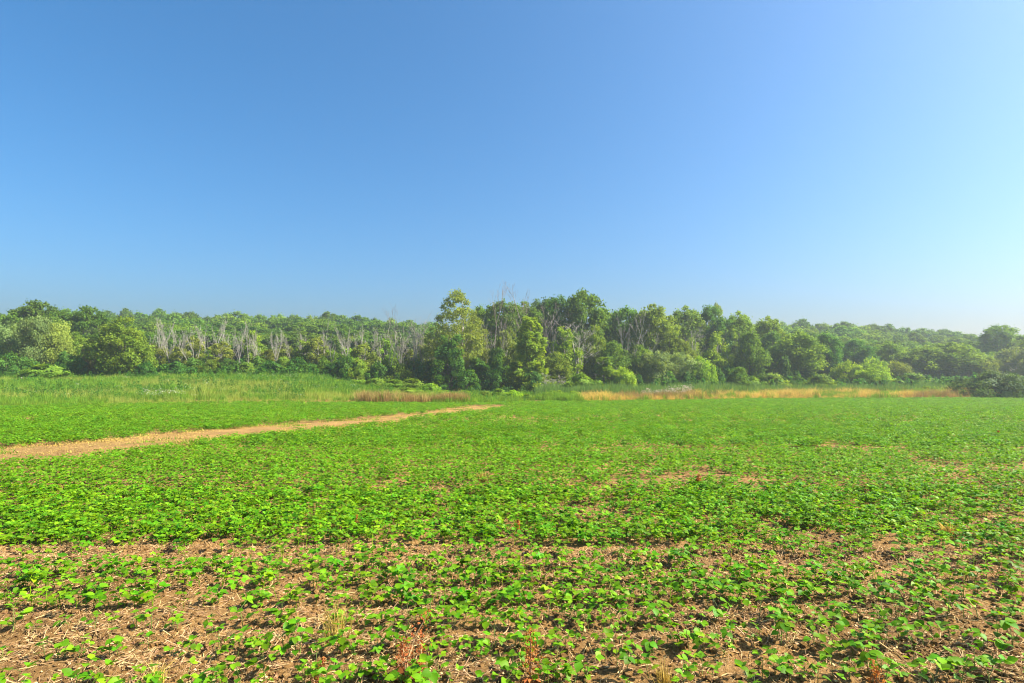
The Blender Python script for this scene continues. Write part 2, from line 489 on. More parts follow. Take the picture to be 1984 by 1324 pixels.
# where the crop stands: chance of a plant at (x, y)
def crop_keep(x, y):
    n1 = fbm(x * 0.9 + 3, y * 1.3 + 9, 3)
    n2 = fbm(x * 0.28 + 31, y * 0.55 + 2, 3)
    p = np.ones_like(x)
    near = y < 5.45
    p = np.where(near, np.clip(0.72 + 0.08 * sstep(0.0, 0.6, x / np.maximum(y, 1)) + 1.9 * (n1 - 0.5), 0.16, 1), p)
    gap = np.abs(y - (5.72 + 0.03 * x + 0.25 * (fbm(x * 0.5, 0 * x, 2) - 0.5))) < 0.33
    p = np.where(gap, 0.09 + 0.17 * sstep(-1, 4, x), p)
    mid = (~near) & (~gap)
    right = sstep(-3.5, 2.0, x / np.maximum(y, 1) * 8)
    bare = sstep(0.55, 0.70, n1) * (0.25 + 0.65 * right) * (1 - sstep(13, 20, y))
    bare = np.maximum(bare, sstep(0.58, 0.72, n2) * (0.35 + 0.4 * right) * (1 - sstep(20, 32, y)) * 0.65)
    p = np.where(mid, 1 - bare, p)
    # thin brown streaks further out, running along the rows
    st = sstep(0.60, 0.74, fbm(x * 0.10 + 7, y * 0.42 + 1, 3)) * sstep(10, 15, y) * (1 - sstep(24, 40, y)) * 0.55
    p = p * (1 - st)
    p = np.where((y > 5.45) & (y < 11), p * (0.88 + 0.12 * np.cos((y - 0.03 * x - 2.75) / 0.40 * 2 * math.pi)), p)
    d = track_dist(x, y)
    p = p * sstep(0.95, 1.4, d / track_half(y) + 1.7 * (fbm(x * 0.7, y * 0.7, 3) - 0.5))
    return p

FIELD_EDGE = 65.0
def field_edge(x, y):
    """far edge of the crop in metres ahead"""
    px = x / np.maximum(y, 1) * F + PW / 2
    return np.interp(px, [-200, 0, 300, 560, 640, 720, 900, 950, 1060, 1150, 1350, 1450, 1800, 2100],
                     [47, 47, 50, 55, 56, 56, 55, 57, 61, 61, 64, 70, 70, 72])

# near strip: plants that can be told apart
cand = []
for k in range(0, 9):
    y0 = 2.75 + 0.40 * k
    x = np.arange(-6.5, 6.5, 0.036)
    x = x + rng.uniform(-0.035, 0.035, len(x))
    y = y0 + 0.03 * x + rng.normal(0, 0.06, len(x))
    cand.append(np.stack([x, y], -1))
cand = np.concatenate(cand)
cand = cand[rng.random(len(cand)) < crop_keep(cand[:, 0], cand[:, 1]) * 0.95]
cand = cand[(np.abs(cand[:, 0]) < PW / 2 / F * cand[:, 1] + 0.02) & (cand[:, 1] > 3.05)]
cand = cand[np.argsort(cand[:, 1])]
SINGLE = cand[:300]
REST_NEAR = cand[300:]

bean_leaf_me = []
for k, (v, f) in enumerate(LEAFS):
    bean_leaf_me.append(mesh_arrays('bean_leaf_%d' % k, v, f, M['bean'], {'tone': np.clip(0.5 + 0.0 * v[:, 0] + (k - 1.5) * 0.2, 0, 1)}))
PROTO = []
for s in range(14):
    r = np.random.default_rng(500 + s)
    leaves, tubes = bean_plan(r, r.uniform(0.8, 1.12))
    tb = Tubes()
    for p, rr in tubes: tb.tube(p, rr, 4)
    PROTO.append((leaves, tb.mesh('bean_stem_%d' % s, M['stem'])))
for i, (x, y) in enumerate(SINGLE):
    leaves, stem_me = PROTO[int(rng.integers(0, len(PROTO)))]
    root = bpy.data.objects.new('soybean_plant', None)
    root.empty_display_size = 0.05
    COL.objects.link(root)
    root.location = (x, y, Hf(x, y) - 0.004)
    root.rotation_euler = (rng.normal(0, 0.1), rng.normal(0, 0.1), rng.uniform(0, 6.283))
    s = rng.uniform(0.7, 1.2); root.scale = (s, s, s)
    tag(root, 'young soybean plant of the sparse near strip, %s, %s' % (
        'at the bottom edge' if y < 3.35 else 'just above the bottom edge' if y < 3.7 else 'midway to the bare gap' if y < 4.1 else 'close to the bare gap',
        ('far left', 'left of middle', 'in the middle', 'right of middle', 'far right')[int(np.clip((x / y + 0.9) / 1.8 * 5, 0, 4.99))]),
        'soybean plant', 'soybean plants of the sparse near rows')
    st = bpy.data.objects.new('stem', stem_me); COL.objects.link(st); st.parent = root
    for k, m in leaves:
        lo = bpy.data.objects.new('leaf', bean_leaf_me[k]); COL.objects.link(lo)
        lo.parent = root; lo.matrix_local = m

# the rest of the crop
near_src = [bean_joined('bean_near_%d' % k, 900 + k, False, M['bean'], 0.95) for k in range(8)]
far_src = [bean_joined('bean_far_%d' % k, 950 + k, True, M['bean_far'], 1.35) for k in range(6)]
patch_src = [bean_joined('bean_patch_%d' % k, 980 + k, True, M['bean_far'], 1.5, 4, 0.22) for k in range(8)]
P, S, I = [], [], []
P.append(REST_NEAR); S.append(rng.uniform(0.85, 1.25, len(REST_NEAR))); I.append(rng.integers(0, 8, len(REST_NEAR)))
def fill(y0, y1, dens, i0, i1, s0, s1):
    w = PW / 2 / F * y1 * 1.3 + 1
    n = int((y1 - y0) * 2 * w * dens)
    x = rng.uniform(-w, w, n); y = rng.uniform(y0, y1, n)
    ok = in_view(x, y) & (rng.random(n) < crop_keep(x, y)) & (y < field_edge(x, y) + np.where(x < -0.30 * y, 9.0, 1.2) * (fbm(x * 0.3, y * 0.25 + 3, 3) - 0.5) + np.where(x < -0.30 * y, rng.normal(0, 0.9, n), 0))
    x, y = x[ok], y[ok]
    P.append(np.stack([x, y], -1)); S.append(rng.uniform(s0, s1, len(x))); I.append(rng.integers(i0, i1, len(x)))
# margins of the near strip, outside the frame but one step aside
xm = rng.uniform(-7, 7, 900); ym = rng.uniform(1.6, 5.4, 900)
ok = ((np.abs(xm) > PW / 2 / F * ym + 0.1) | (ym < 2.95)) & in_view(xm, ym, 1.3) & (rng.random(900) < crop_keep(xm, ym) * 0.6)
P.append(np.stack([xm[ok], ym[ok]], -1)); S.append(rng.uniform(0.85, 1.2, ok.sum())); I.append(rng.integers(0, 8, ok.sum()))
fill(5.45, 9.0, 170, 0, 8, 0.75, 1.25)
fill(9.0, 15.0, 100, 8, 14, 0.65, 1.0)
fill(15.0, 26.0, 22, 14, 22, 0.65, 0.95)
fill(26.0, 73.0, 9.5, 14, 22, 0.75, 1.15)
P = np.concatenate(P); S = np.concatenate(S); I = np.concatenate(I)
P3 = np.concatenate([P, H(P[:, 0], P[:, 1])[:, None] - 0.004], 1)
scatter('soybean_crop', P3, rand_rot(len(P3), 0.12), S, I, near_src + far_src + patch_src, 'dense green soybean crop covering the field').data
N_CROP = len(P3)

# ------------------------------------------------------------------ straw and chaff on the bare soil
def straw_mesh(name, seed):
    r = np.random.default_rng(seed)
    tb = Tubes()
    L = r.uniform(0.04, 0.13); b = r.normal(0, 0.15) * L
    rr = r.uniform(0.0012, 0.0030)
    tb.tube([(-L / 2, 0, 0), (0, b, r.uniform(0, 0.15) * L), (L / 2, 0, r.uniform(-0.02, 0.2) * L)], [rr, rr, rr * 0.8], 3)
    V = np.concatenate(tb.v)
    return mesh_arrays(name, V, np.array(tb.f), M['straw'], {'tone': np.full(len(V), r.uniform(0, 1))})
def chip_mesh(name, seed):
    r = np.random.default_rng(seed)
    a, b = r.uniform(0.008, 0.03), r.uniform(0.004, 0.012)
    V = np.array([(-a, 0, 0.002), (0, -b, 0.006), (a, 0, 0.002), (0, b, 0.004)])
    return mesh_arrays(name, V, np.array([(0, 1, 2, 3)]), M['straw'], {'tone': np.full(4, r.uniform(0, 1))})
def clod_mesh(name, seed):
    r = np.random.default_rng(seed)
    bm = bmesh.new(); bmesh.ops.create_icosphere(bm, subdivisions=1, radius=r.uniform(0.009, 0.024))
    for v in bm.verts: v.co *= r.uniform(0.65, 1.3); v.co.z *= 0.7
    me = bpy.data.meshes.new(name); bm.to_mesh(me); bm.free(); me.materials.append(M['soil'])
    return me
src = [clod_mesh('clod_%d' % k, 70 + k) for k in range(5)] + [straw_mesh('straw_%d' % k, k) for k in range(9)] + [chip_mesh('chip_%d' % k, 30 + k) for k in range(5)]
Pl = []
for y0, y1, dens in ((1.6, 5.9, 3200), (5.9, 10, 700), (10, 18, 30)):
    w = PW / 2 / F * y1 * 1.15 + 0.8
    n = int(2 * w * (y1 - y0) * dens)
    x = rng.uniform(-w, w, n); y = rng.uniform(y0, y1, n)
    ok = in_view(x, y) & (rng.random(n) < 0.25 + 0.75 * sstep(0.35, 0.62, fbm(x * 1.4 + 50, y * 1.8, 3)))
    Pl.append(np.stack([x[ok], y[ok]], -1))
P = np.concatenate(Pl)
n = len(P)
P3 = np.concatenate([P, H(P[:, 0], P[:, 1])[:, None] + 0.003], 1)
rot = np.stack([rng.normal(0, 0.25, n), rng.normal(0, 0.35, n), rng.normal(0.35, 1.0, n)], -1)
scatter('straw_litter', P3, rot, rng.uniform(0.6, 1.3, n), rng.integers(0, len(src), n), src, 'broken straw, chaff and clods littering the bare soil between plants')

# ------------------------------------------------------------------ leaf-card foliage
def cards(C, Nrm, size, asp, r):
    """one rhombic leaf per centre: (4n,3) vertices, (n,4) faces"""
    n = len(C)
    Nn = Nrm / (np.linalg.norm(Nrm, axis=1)[:, None] + 1e-9)
    a = r.normal(0, 1, (n, 3)); u = np.cross(Nn, a); u /= np.linalg.norm(u, axis=1)[:, None] + 1e-9
    w = np.cross(Nn, u)
    u = u * size[:, None]; w = w * (size * asp)[:, None]
    bend = Nn * (size * 0.25)[:, None]
    V = np.stack([C - u, C - w + bend * 0.6, C + u - bend, C + w + bend * 0.6], 1).reshape(-1, 3)
    Fq = np.arange(4 * n).reshape(n, 4)
    return V, Fq

PROFILES = {
    'oval':   [(0, .30), (.10, .72), (.3, .95), (.5, 1.0), (.7, .86), (.88, .52), (1, .10)],
    'tall':   [(0, .15), (.2, .62), (.45, .95), (.65, 1.0), (.82, .78), (.94, .42), (1, .10)],
    'round':  [(0, .45), (.2, .88), (.45, 1.0), (.7, .88), (.88, .58), (1, .12)],
    'cone':   [(0, .55), (.15, .95), (.35, 1.0), (.6, .72), (.8, .42), (.93, .20), (1, .03)],
    'column': [(0, .75), (.2, 1.0), (.5, .85), (.75, .60), (.92, .38), (1, .12)],
    'dome':   [(0, 1.0), (.25, .99), (.5, .87), (.75, .60), (.92, .30), (1, .08)],
    'spire':  [(0, .55), (.2, .92), (.45, 1.0), (.62, .84), (.8, .55), (.92, .28), (1, .05)],
    'mound':  [(0, 1.0), (.15, .98), (.35, .86), (.6, .64), (.82, .38), (1, .06)],
    'pillar': [(0, 1.25), (.12, 1.05), (.3, .80), (.55, .62), (.8, .48), (.95, .34), (1, .12)],
}

def make_tree(name, seed, height, radius, profile, leafmat, barkmat, crown_from=0.12, n_clump=60, n_leaf=6500,
              leaf=0.17, clump=0.95, sparse=0.0, droop=0.0, wind=0.0, limbs=9, trunk_r=0.16, fork=1, clump_flat=0.98):
    """returns (trunk mesh, crown mesh); nominal height and radius in metres, base at the origin"""
    n_clump = int(n_clump * 1.7); clump = clump * 0.90; n_leaf = int(n_leaf * 2.0)
    r = np.random.default_rng(seed)
    pr = np.array(PROFILES[profile])
    h0 = crown_from * height
    # lumpy envelope
    ph = r.uniform(0, 6.28, 6); am = r.uniform(0.06, 0.17, 6)
    def env(h, th):
        b = np.interp(h, pr[:, 0], pr[:, 1])
        l = 1 + am[0] * np.cos(th * 2 + ph[0] + 3 * h) + am[1] * np.cos(th * 3 + ph[1] - 5 * h) + am[2] * np.cos(th + ph[2] + 7 * h)
        return b * l * radius
    # clump centres: shell-biased, area-weighted along the height
    hh = []
    while len(hh) < n_clump:
        h = r.random()
        if r.random() < np.interp(h, pr[:, 0], pr[:, 1]) * 0.8 + 0.2: hh.append(h)
    hh = np.array(hh) * 0.97
    th = r.uniform(0, 2 * math.pi, n_clump)
    rad = env(hh, th) * np.sqrt(r.uniform(0.12, 0.95, n_clump))
    cs = clump * r.uniform(0.6, 1.35, n_clump) * (0.75 + 0.25 * np.interp(hh, pr[:, 0], pr[:, 1]))
    C = np.stack([rad * np.cos(th), rad * np.sin(th), h0 + hh * (height - h0 - cs * 0.4)], -1)
    C[:, 0] += wind * (hh ** 2) * radius
    # trunk and limbs
    tb = Tubes()
    bend = r.normal(0, 0.03 * height, 2)
    def tp(t):
        return np.array([bend[0] * math.sin(t * 2.5) + wind * radius * 0.3 * t * t, bend[1] * math.sin(t * 2.1), t * height * 0.9])
    ts = np.linspace(0, 1, 8)
    for fk in range(fork):
        off = r.normal(0, 0.09 * radius * (fork > 1) + 0.001, 2)
        spread_ = r.normal(0, 0.25 * radius * (fork > 1) + 0.001, 2)
        pts = [tp(t) + np.array([off[0] + spread_[0] * t, off[1] + spread_[1] * t, -0.25 if t == 0 else 0]) for t in ts]
        tb.tube(pts, [trunk_r * (1.25 if t == 0 else 1) * (1 - 0.86 * t) for t in ts], 7)
    order = np.argsort(-np.linalg.norm(C[:, :2], axis=1))
    for k in order[::2][:min(n_clump, limbs * 4)]:
        c = C[k]
        t0 = max(0.10, min(0.92, c[2] / (height * 0.9) - 0.22 - 0.1 * r.random()))
        a = tp(t0); mid = a * 0.45 + c * 0.55 + np.array([0, 0, -0.05 * height * r.random()]) + r.normal(0, 0.15, 3)
        rr = trunk_r * (1 - 0.86 * t0) * 0.5
        tb.tube([a, mid, c], [rr, rr * 0.55, 0.012], 4)
        for _ in range(2):
            e = c + r.normal(0, cs[k] * 0.5, 3)
            tb.tube([mid * 0.3 + c * 0.7, e], [rr * 0.3, 0.008], 3)
    # leaves
    wgt = cs ** 2; cnt = np.maximum(6, (n_leaf * wgt / wgt.sum()).astype(int))
    which = np.repeat(np.arange(n_clump), cnt)
    n = len(which)
    d = r.normal(0, 1, (n, 3)); d /= np.linalg.norm(d, axis=1)[:, None]
    d[:, 2] = np.where(d[:, 2] < -0.7, -d[:, 2] * 0.6, d[:, 2])
    rr = r.uniform(0.25, 1.0, n) ** 0.5 * (1 + 0.25 * r.normal(0, 1, n))
    # each clump is itself lobed
    lob = 1 + 0.25 * np.sin(d[:, 0] * 5 + which) * np.cos(d[:, 1] * 4 + which * 1.7)
    L = C[which] + d * (rr * lob * cs[which])[:, None] * np.array([1, 1, clump_flat])
    if droop:
        k = (np.abs(r.normal(0, 1, n)) * droop * cs[which])
        L[:, 2] -= k
    if wind:
        L[:, 0] += wind * 0.5 * np.abs(r.normal(0, 1, n)) * cs[which] * (L[:, 2] / height)
        L[:, 2] += wind * 0.25 * np.abs(r.normal(0, 1, n)) * cs[which]
    L = L[L[:, 2] > 0.05]
    which = which[:len(L)] if len(which) != len(L) else which
    n = len(L)
    if sparse:
        keep = r.random(n) > sparse
        L = L[keep]; which = which[keep]; d = d[:len(keep)][keep] if len(d) >= len(keep) else d; n = len(L)
    nr = (L - C[which]) + r.normal(0, 0.75, (n, 3)) * clump + np.array([0, 0, 0.30 * clump])
    if droop: nr[:, 2] *= 0.5
    sz = leaf * 1.12 * r.uniform(0.6, 1.35, n)
    V, Fq = cards(L, nr, sz, r.uniform(0.45, 0.75, n), r)
    tone = np.clip(r.uniform(0.15, 0.85, n_clump)[which] + r.normal(0, 0.18, n), 0, 1)
    crown = mesh_arrays(name + '_crown', V, Fq, leafmat, {'tone': np.repeat(tone, 4)})
    return tb.mesh(name + '_trunk', barkmat), crown, (height, radius)

def make_dead(name, seed, height, spread, mat, levels=4, lean=0.0, trunk_r=0.13, multi=1, upright=0.6):
    """a bare tree: trunk and branches as two meshes"""
    r = np.random.default_rng(seed)
    trunk = Tubes(); br = Tubes()
    def grow(p, d, ln, rad, lev):
        n = 4
        pts = [np.array(p)]; dd = np.array(d)
        for i in range(n):
            dd = dd + r.normal(0, 0.10, 3) + np.array([0, 0, 0.06 * upright])
            dd /= np.linalg.norm(dd)
            pts.append(pts[-1] + dd * ln / n)
        radii = [max(0.009, rad * (1 - 0.75 * i / n)) for i in range(n + 1)]
        (trunk if lev == 0 else br).tube(pts, radii, 6 if lev == 0 else (4 if lev == 1 else 3))
        if lev + 1 >= levels: return
        kids = [int(r.integers(9, 13)), int(r.integers(4, 7)), int(r.integers(3, 5)), 2][lev]
        for k in range(kids):
            t = r.uniform(0.28 if lev == 0 else 0.2, 1.0) * n
            i = min(int(t), n - 1); q = pts[i] + (pts[i + 1] - pts[i]) * (t - i)
            az = r.uniform(0, 6.283)
            side = np.array([math.cos(az), math.sin(az), 0.0])
            nd = dd * upright + side * r.uniform(0.45, 0.95) * spread + np.array([0, 0, r.uniform(0.0, 0.5)])
            nd /= np.linalg.norm(nd)
            grow(q, nd, ln * r.uniform(0.28, 0.5) * (1.15 - 0.5 * t / n), max(0.011, radii[i] * 0.36), lev + 1)
    for m in range(multi):
        d0 = np.array([lean + r.normal(0, 0.05 + 0.12 * (multi > 1)), r.normal(0, 0.05 + 0.10 * (multi > 1)), 1.0]); d0 /= np.linalg.norm(d0)
        grow((r.normal(0, 0.15) * (multi > 1), r.normal(0, 0.15) * (multi > 1), -0.2), d0, height * 0.9 * (1 - 0.15 * m), trunk_r * (1 - 0.2 * m), 0)
    return trunk.mesh(name + '_trunk', mat), br.mesh(name + '_branches', mat), (height, height * 0.25)

T = {}
T['oval_a'] = make_tree('oval_a', 1, 11, 4.2, 'oval', M['g_mid'], M['bark'], 0.03, 80, 9500, 0.17, 1.05)
T['oval_b'] = make_tree('oval_b', 2, 11, 4.0, 'oval', M['g_dark'], M['bark'], 0.06, 70, 8000, 0.17, 1.05)
T['tall_a'] = make_tree('tall_a', 3, 16, 4.6, 'tall', M['g_mid'], M['bark'], 0.06, 85, 9500, 0.19, 1.15, trunk_r=0.22)
T['tall_b'] = make_tree('tall_b', 4, 16, 4.4, 'tall', M['g_dark'], M['bark'], 0.06, 80, 9000, 0.19, 1.15, trunk_r=0.22)
T['tall_c'] = make_tree('tall_c', 5, 16, 4.8, 'tall', M['g_blue'], M['bark'], 0.06, 85, 9500, 0.19, 1.2, trunk_r=0.22)
T['wind_a'] = make_tree('wind_a', 6, 14, 3.8, 'tall', M['g_dark'], M['bark'], 0.15, 60, 7000, 0.18, 0.95, wind=0.35, trunk_r=0.2)
T['willow_a'] = make_tree('willow_a', 7, 9, 3.6, 'round', M['g_pale'], M['pale_bark'], 0.05, 62, 9000, 0.13, 1.05, droop=0.35)
T['willow_b'] = make_tree('willow_b', 8, 8, 3.8, 'round', M['g_olive'], M['bark'], 0.03, 55, 8000, 0.13, 1.1, droop=0.4, fork=3)
T['lime_a'] = make_tree('lime_a', 9, 6, 3.0, 'round', M['g_lime'], M['bark'], 0.04, 45, 6500, 0.13, 0.9, droop=0.25, fork=3)
T['young_a'] = make_tree('young_a', 10, 8, 2.1, 'column', M['g_lime'], M['pale_bark'], 0.10, 42, 3800, 0.14, 0.65, sparse=0.15, trunk_r=0.08)
T['young_b'] = make_tree('young_b', 11, 8, 2.0, 'tall', M['g_olive'], M['pale_bark'], 0.15, 38, 3200, 0.14, 0.6, sparse=0.2, trunk_r=0.08)
T['thin_a'] = make_tree('thin_a', 12, 17, 4.2, 'spire', M['g_olive'], M['pale_bark'], 0.08, 190, 8000, 0.13, 0.72, trunk_r=0.15, limbs=24)
T['tan_a'] = make_tree('tan_a', 13, 7, 2.0, 'column', M['g_tan'], M['pale_bark'], 0.06, 36, 3600, 0.13, 0.65, trunk_r=0.08)
T['shrub_a'] = make_tree('shrub_a', 14, 3.2, 2.2, 'dome', M['g_blue'], M['bark'], 0.0, 38, 4200, 0.12, 0.62, fork=4, trunk_r=0.05)
T['shrub_b'] = make_tree('shrub_b', 15, 3.0, 2.2, 'dome', M['g_mid'], M['bark'], 0.0, 38, 4200, 0.12, 0.62, fork=4, trunk_r=0.05)
T['shrub_lime'] = make_tree('shrub_lime', 16, 2.4, 2.2, 'dome', M['g_lime'], M['bark'], 0.0, 36, 4200, 0.11, 0.58, fork=4, trunk_r=0.04)
T['shrub_dark'] = make_tree('shrub_dark', 17, 4.0, 5.6, 'mound', M['g_grey'], M['bark'], 0.0, 110, 12000, 0.12, 0.85, fork=6, trunk_r=0.07)
T['vine_tower'] = make_tree('vine_tower', 18, 12, 2.6, 'pillar', M['g_lime'], M['bark'], 0.0, 130, 10000, 0.13, 0.50, droop=0.8, trunk_r=0.2)
T['vine_dark'] = make_tree('vine_dark', 19, 10, 2.8, 'pillar', M['g_blue'], M['bark'], 0.0, 80, 9500, 0.14, 0.72, droop=0.4, trunk_r=0.18)
T['forest_a'] = make_tree('forest_a', 20, 15, 4.6, 'tall', M['g_dark'], M['bark'], 0.25, 60, 5200, 0.24, 1.3, trunk_r=0.2)
T['forest_b'] = make_tree('forest_b', 21, 15, 4.6, 'round', M['g_dark'], M['bark'], 0.30, 60, 5200, 0.24, 1.3, trunk_r=0.2)
T['forest_c'] = make_tree('forest_c', 22, 15, 4.4, 'tall', M['g_mid'], M['bark'], 0.25, 60, 5200, 0.24, 1.25, trunk_r=0.2)
D = {}
for k in range(5):
    D['dead_%d' % k] = make_dead('dead_%d' % k, 40 + k, 11, 0.55, M['dead'], 4, trunk_r=0.085, multi=1 + (k % 3 == 1), upright=1.0)
for k in range(4):
    D['pole_%d' % k] = make_dead('pole_%d' % k, 60 + k, 11, 0.38, M['dead'], 4, trunk_r=0.09, multi=1 + k // 3, upright=1.15)
D['spire'] = make_dead('spire', 50, 18, 0.5, M['dead_dark'], 4, trunk_r=0.12, upright=1.0)
D['fork'] = make_dead('fork', 51, 18, 0.8, M['dead_dark'], 4, trunk_r=0.13, multi=3, upright=0.85)
D['broad'] = make_dead('broad', 52, 13, 1.1, M['dead'], 4, trunk_r=0.11, multi=2, upright=0.6)
D['leaning'] = make_dead('leaning', 53, 12, 0.7, M['dead'], 4, lean=0.45, trunk_r=0.10, multi=2, upright=0.7)
D['bush'] = make_dead('bush', 54, 3.4, 1.2, M['dead'], 4, trunk_r=0.045, multi=5, upright=0.5)

TOPS = []
def place(kind, px, Y, top, width, label, cat='tree', group=None, name=None, rot=None):
    """stand a tree so that it is seen at column px, Y metres ahead, its crown reaching row `top`, `width` pixels wide"""
    src = T.get(kind) or D[kind]
    dead = kind in D
    x = at(px, Y); z0 = Hf(x, Y)
    h = (HOR - top) / F * Y + CAMZ - z0
    zmax = max(v for v in (src[1].vertices[i].co.z for i in range(0, len(src[1].vertices), 7)))
    sz = h / zmax
    if dead:
        sx = sz if not width else (width / F * Y / 2) / (0.25 * src[2][0])
        sx = min(max(sx, 0.6 * sz), 1.5 * sz)
    else:
        sx = (width / F * Y / 2) / (src[2][1] * 0.98)
    if name is None:
        name = 'dead_tree' if dead else ('shrub' if cat == 'shrub' else 'tree')
    root = bpy.data.objects.new(name, None); root.empty_display_size = 0.5
    COL.objects.link(root)
    root.location = (x, Y, z0 - 0.03)
    root.rotation_euler = (0, 0, rng.uniform(0, 6.283) if rot is None else rot)
    root.scale = (sx, sx, sz)
    tag(root, label, cat, group)
    a = bpy.data.objects.new('trunk', src[0]); COL.objects.link(a); a.parent = root
    b = bpy.data.objects.new('branches' if dead else 'crown', src[1]); COL.objects.link(b); b.parent = root
    return root

# ---- left group
place('wind_a', 20, 112, 599, 74, 'dark windblown tree at the far end behind the pale willows', rot=0.3)
place('wind_a', 58, 114, 580, 78, 'tallest dark windblown tree behind the pale willows', rot=0.1)
place('tall_b', 112, 116, 596, 84, 'dark full-crowned tree behind the willows, between the two windblown trees')
place('wind_a', 160, 112, 591, 66, 'dark tree with wind-swept tufted top beside the oval green tree', rot=0.0)
place('willow_a', 22, 95, 622, 76, 'pale rounded willow at the meadow edge, end of the willow row')
place('willow_a', 68, 92, 612, 70, 'pale rounded willow at the meadow edge, second of the willow row')
place('willow_b', 112, 94, 614, 78, 'olive-green willow at the meadow edge, third of the willow row')
place('oval_a', 146, 97, 640, 56, 'small green tree between the willow row and the oval tree')
place('oval_a', 238, 88, 610, 98, 'large oval green tree with leaves down to the ground at the meadow edge', rot=2.1)
place('tan_a', 176, 89, 655, 34, 'narrow yellowish tree against the flank of the oval green tree')
place('tan_a', 164, 88, 690, 26, 'small yellowish bush-like tree before the narrow yellowish tree')
place('shrub_b', 88, 83, 705, 92, 'low bright green mound of brambles on the meadow edge by the willows', 'shrub')
for px, tp, w in ((14, 682, 60), (48, 690, 50), (128, 680, 50), (148, 690, 46), (282, 700, 44), (206, 712, 44)):
    place('shrub_a', px, 87 + rng.uniform(-1, 1), tp, w, 'dark shrub under the willows and the oval tree at the meadow edge', 'shrub', 'dark shrubs under the willow row')

# ---- thicket of dead trees between the oval tree and the tall pointed one
GD = 'grey dead trees of the thicket'
for px in np.concatenate([[182, 196], np.arange(290, 838, 10.2)]):
    px = px + rng.uniform(-5, 5); tp = np.interp(px, [180, 290, 440, 560, 620, 840], [628, 630, 620, 642, 634, 628]) + rng.uniform(-16, 14)
    kd = ('dead_%d' % rng.integers(0, 5)) if rng.random() < 0.28 else ('pole_%d' % rng.integers(0, 4))
    place(kd, px, 95 + rng.uniform(-2, 6), tp, 0, 'bare grey dead tree in the thicket', 'dead tree', GD)
place('spire', 757, 104, 590, 0, 'slender bare trunk rising above the thicket onto the sky', 'dead tree')
place('broad', 803, 106, 600, 60, 'bare dead tree with a fan of fine twigs against the sky', 'dead tree')
for px, tp, w, k in ((300, 655, 50, 'young_b'), (345, 660, 48, 'young_b'), (398, 665, 50, 'young_a'), (430, 650, 54, 'young_b'), (492, 628, 52, 'young_a'), (552, 655, 50, 'young_b'),
                  (590, 648, 56, 'young_a'), (640, 668, 50, 'young_a'), (672, 662, 46, 'young_a'), (706, 652, 54, 'young_b'), (748, 645, 60, 'young_a'), (795, 665, 50, 'young_b'), (826, 640, 50, 'young_b'), (375, 640, 46, 'young_b'), (520, 665, 44, 'young_b'), (615, 640, 50, 'young_b')):
    place(k, px, 96.5 + rng.uniform(-2, 6), tp + 10, w * 0.85, 'light green young tree standing among the grey dead trees', 'tree', 'light green young trees of the thicket')
for i, px in enumerate(range(300, 840, 25)):
    p = px + rng.uniform(-7, 7)
    place(('shrub_a', 'shrub_b', 'shrub_a')[i % 3], p, 92 + rng.uniform(-2, 2), rng.uniform(688, 706), rng.uniform(42, 60),
          'dark green shrub at the foot of the dead trees by the meadow', 'shrub', 'dark shrubs at the foot of the dead trees')
for px, Y, tp, w, k in ((650, 84, 735, 60, 'shrub_lime'), (690, 82, 735, 60, 'shrub_lime'), (725, 81, 732, 64, 'shrub_b'), (765, 80, 734, 66, 'shrub_b'), (800, 80, 732, 62, 'shrub_b'),
                     (832, 79, 742, 52, 'shrub_lime'), (745, 76, 748, 60, 'shrub_b'), (790, 75, 750, 60, 'shrub_b'), (700, 78, 747, 50, 'shrub_b')):
    place(k, px, Y, tp, w, 'low leafy bramble in the bank between the meadow and the brown weeds', 'shrub', 'bramble bank')

# ---- central clump
place('thin_a', 882, 93, 555, 110, 'tall pointed olive tree with thin foliage and pale trunk', rot=1.0)
place('thin_a', 918, 97, 605, 70, 'sparse olive tree leaning against the tall pointed tree')
place('vine_dark', 872, 88, 645, 74, 'dark leafy tree draped in vines under the tall pointed tree')
place('vine_dark', 925, 90, 690, 70, 'dark vine-covered bush below the sparse olive tree', 'shrub')
place('spire', 944, 98, 545, 0, 'tall bare spire-like dead tree behind the sparse olive tree', 'dead tree')
place('fork', 1036, 100, 538, 100, 'tallest dead tree with forked bare top above the vine tower', 'dead tree')
place('tall_b', 975, 108, 577, 92, 'dark broad tree behind the bare spire-like dead tree')
place('tall_a', 1018, 112, 582, 80, 'green tree behind the forked dead tree')
place('tall_c', 1082, 106, 572, 84, 'deep green tree between the forked dead tree and the tallest leafy tree')
place('tall_b', 1130, 104, 556, 92, 'tallest dark leafy tree of the central clump')
place('vine_tower', 1026, 87, 610, 92, 'tower of bright vines climbing a dead trunk', 'vine', name='vine_tower', rot=0.4)
place('vine_tower', 996, 86, 700, 40, 'small stump smothered in bright vines before the tower', 'vine', name='vine_stump')
place('young_b', 985, 94, 630, 46, 'thin olive tree beside the tower of vines')
place('oval_b', 962, 93, 672, 56, 'dark leafy tree low beside the tower of vines')
place('oval_a', 1075, 90, 680, 70, 'bright leafy low tree at the foot of the vine tower')
place('young_a', 1092, 94, 632, 60, 'light green tree before the deep green central tree')
place('broad', 1125, 93, 600, 110, 'wide grey dead tree standing before the tallest leafy tree', 'dead tree')
place('dead_1', 955, 95, 610, 0, 'grey dead tree between the spire and the vine tower', 'dead tree')
place('dead_3', 1062, 93, 620, 0, 'grey dead tree on the flank of the vine tower', 'dead tree')
place('leaning', 1150, 90, 690, 60, 'fallen grey dead tree leaning over the vines', 'dead tree')
place('oval_a', 1150, 98, 628, 62, 'green tree behind the wide grey dead tree')
place('shrub_b', 1128, 84, 722, 76, 'grey-green rounded shrub at the front of the central clump', 'shrub')
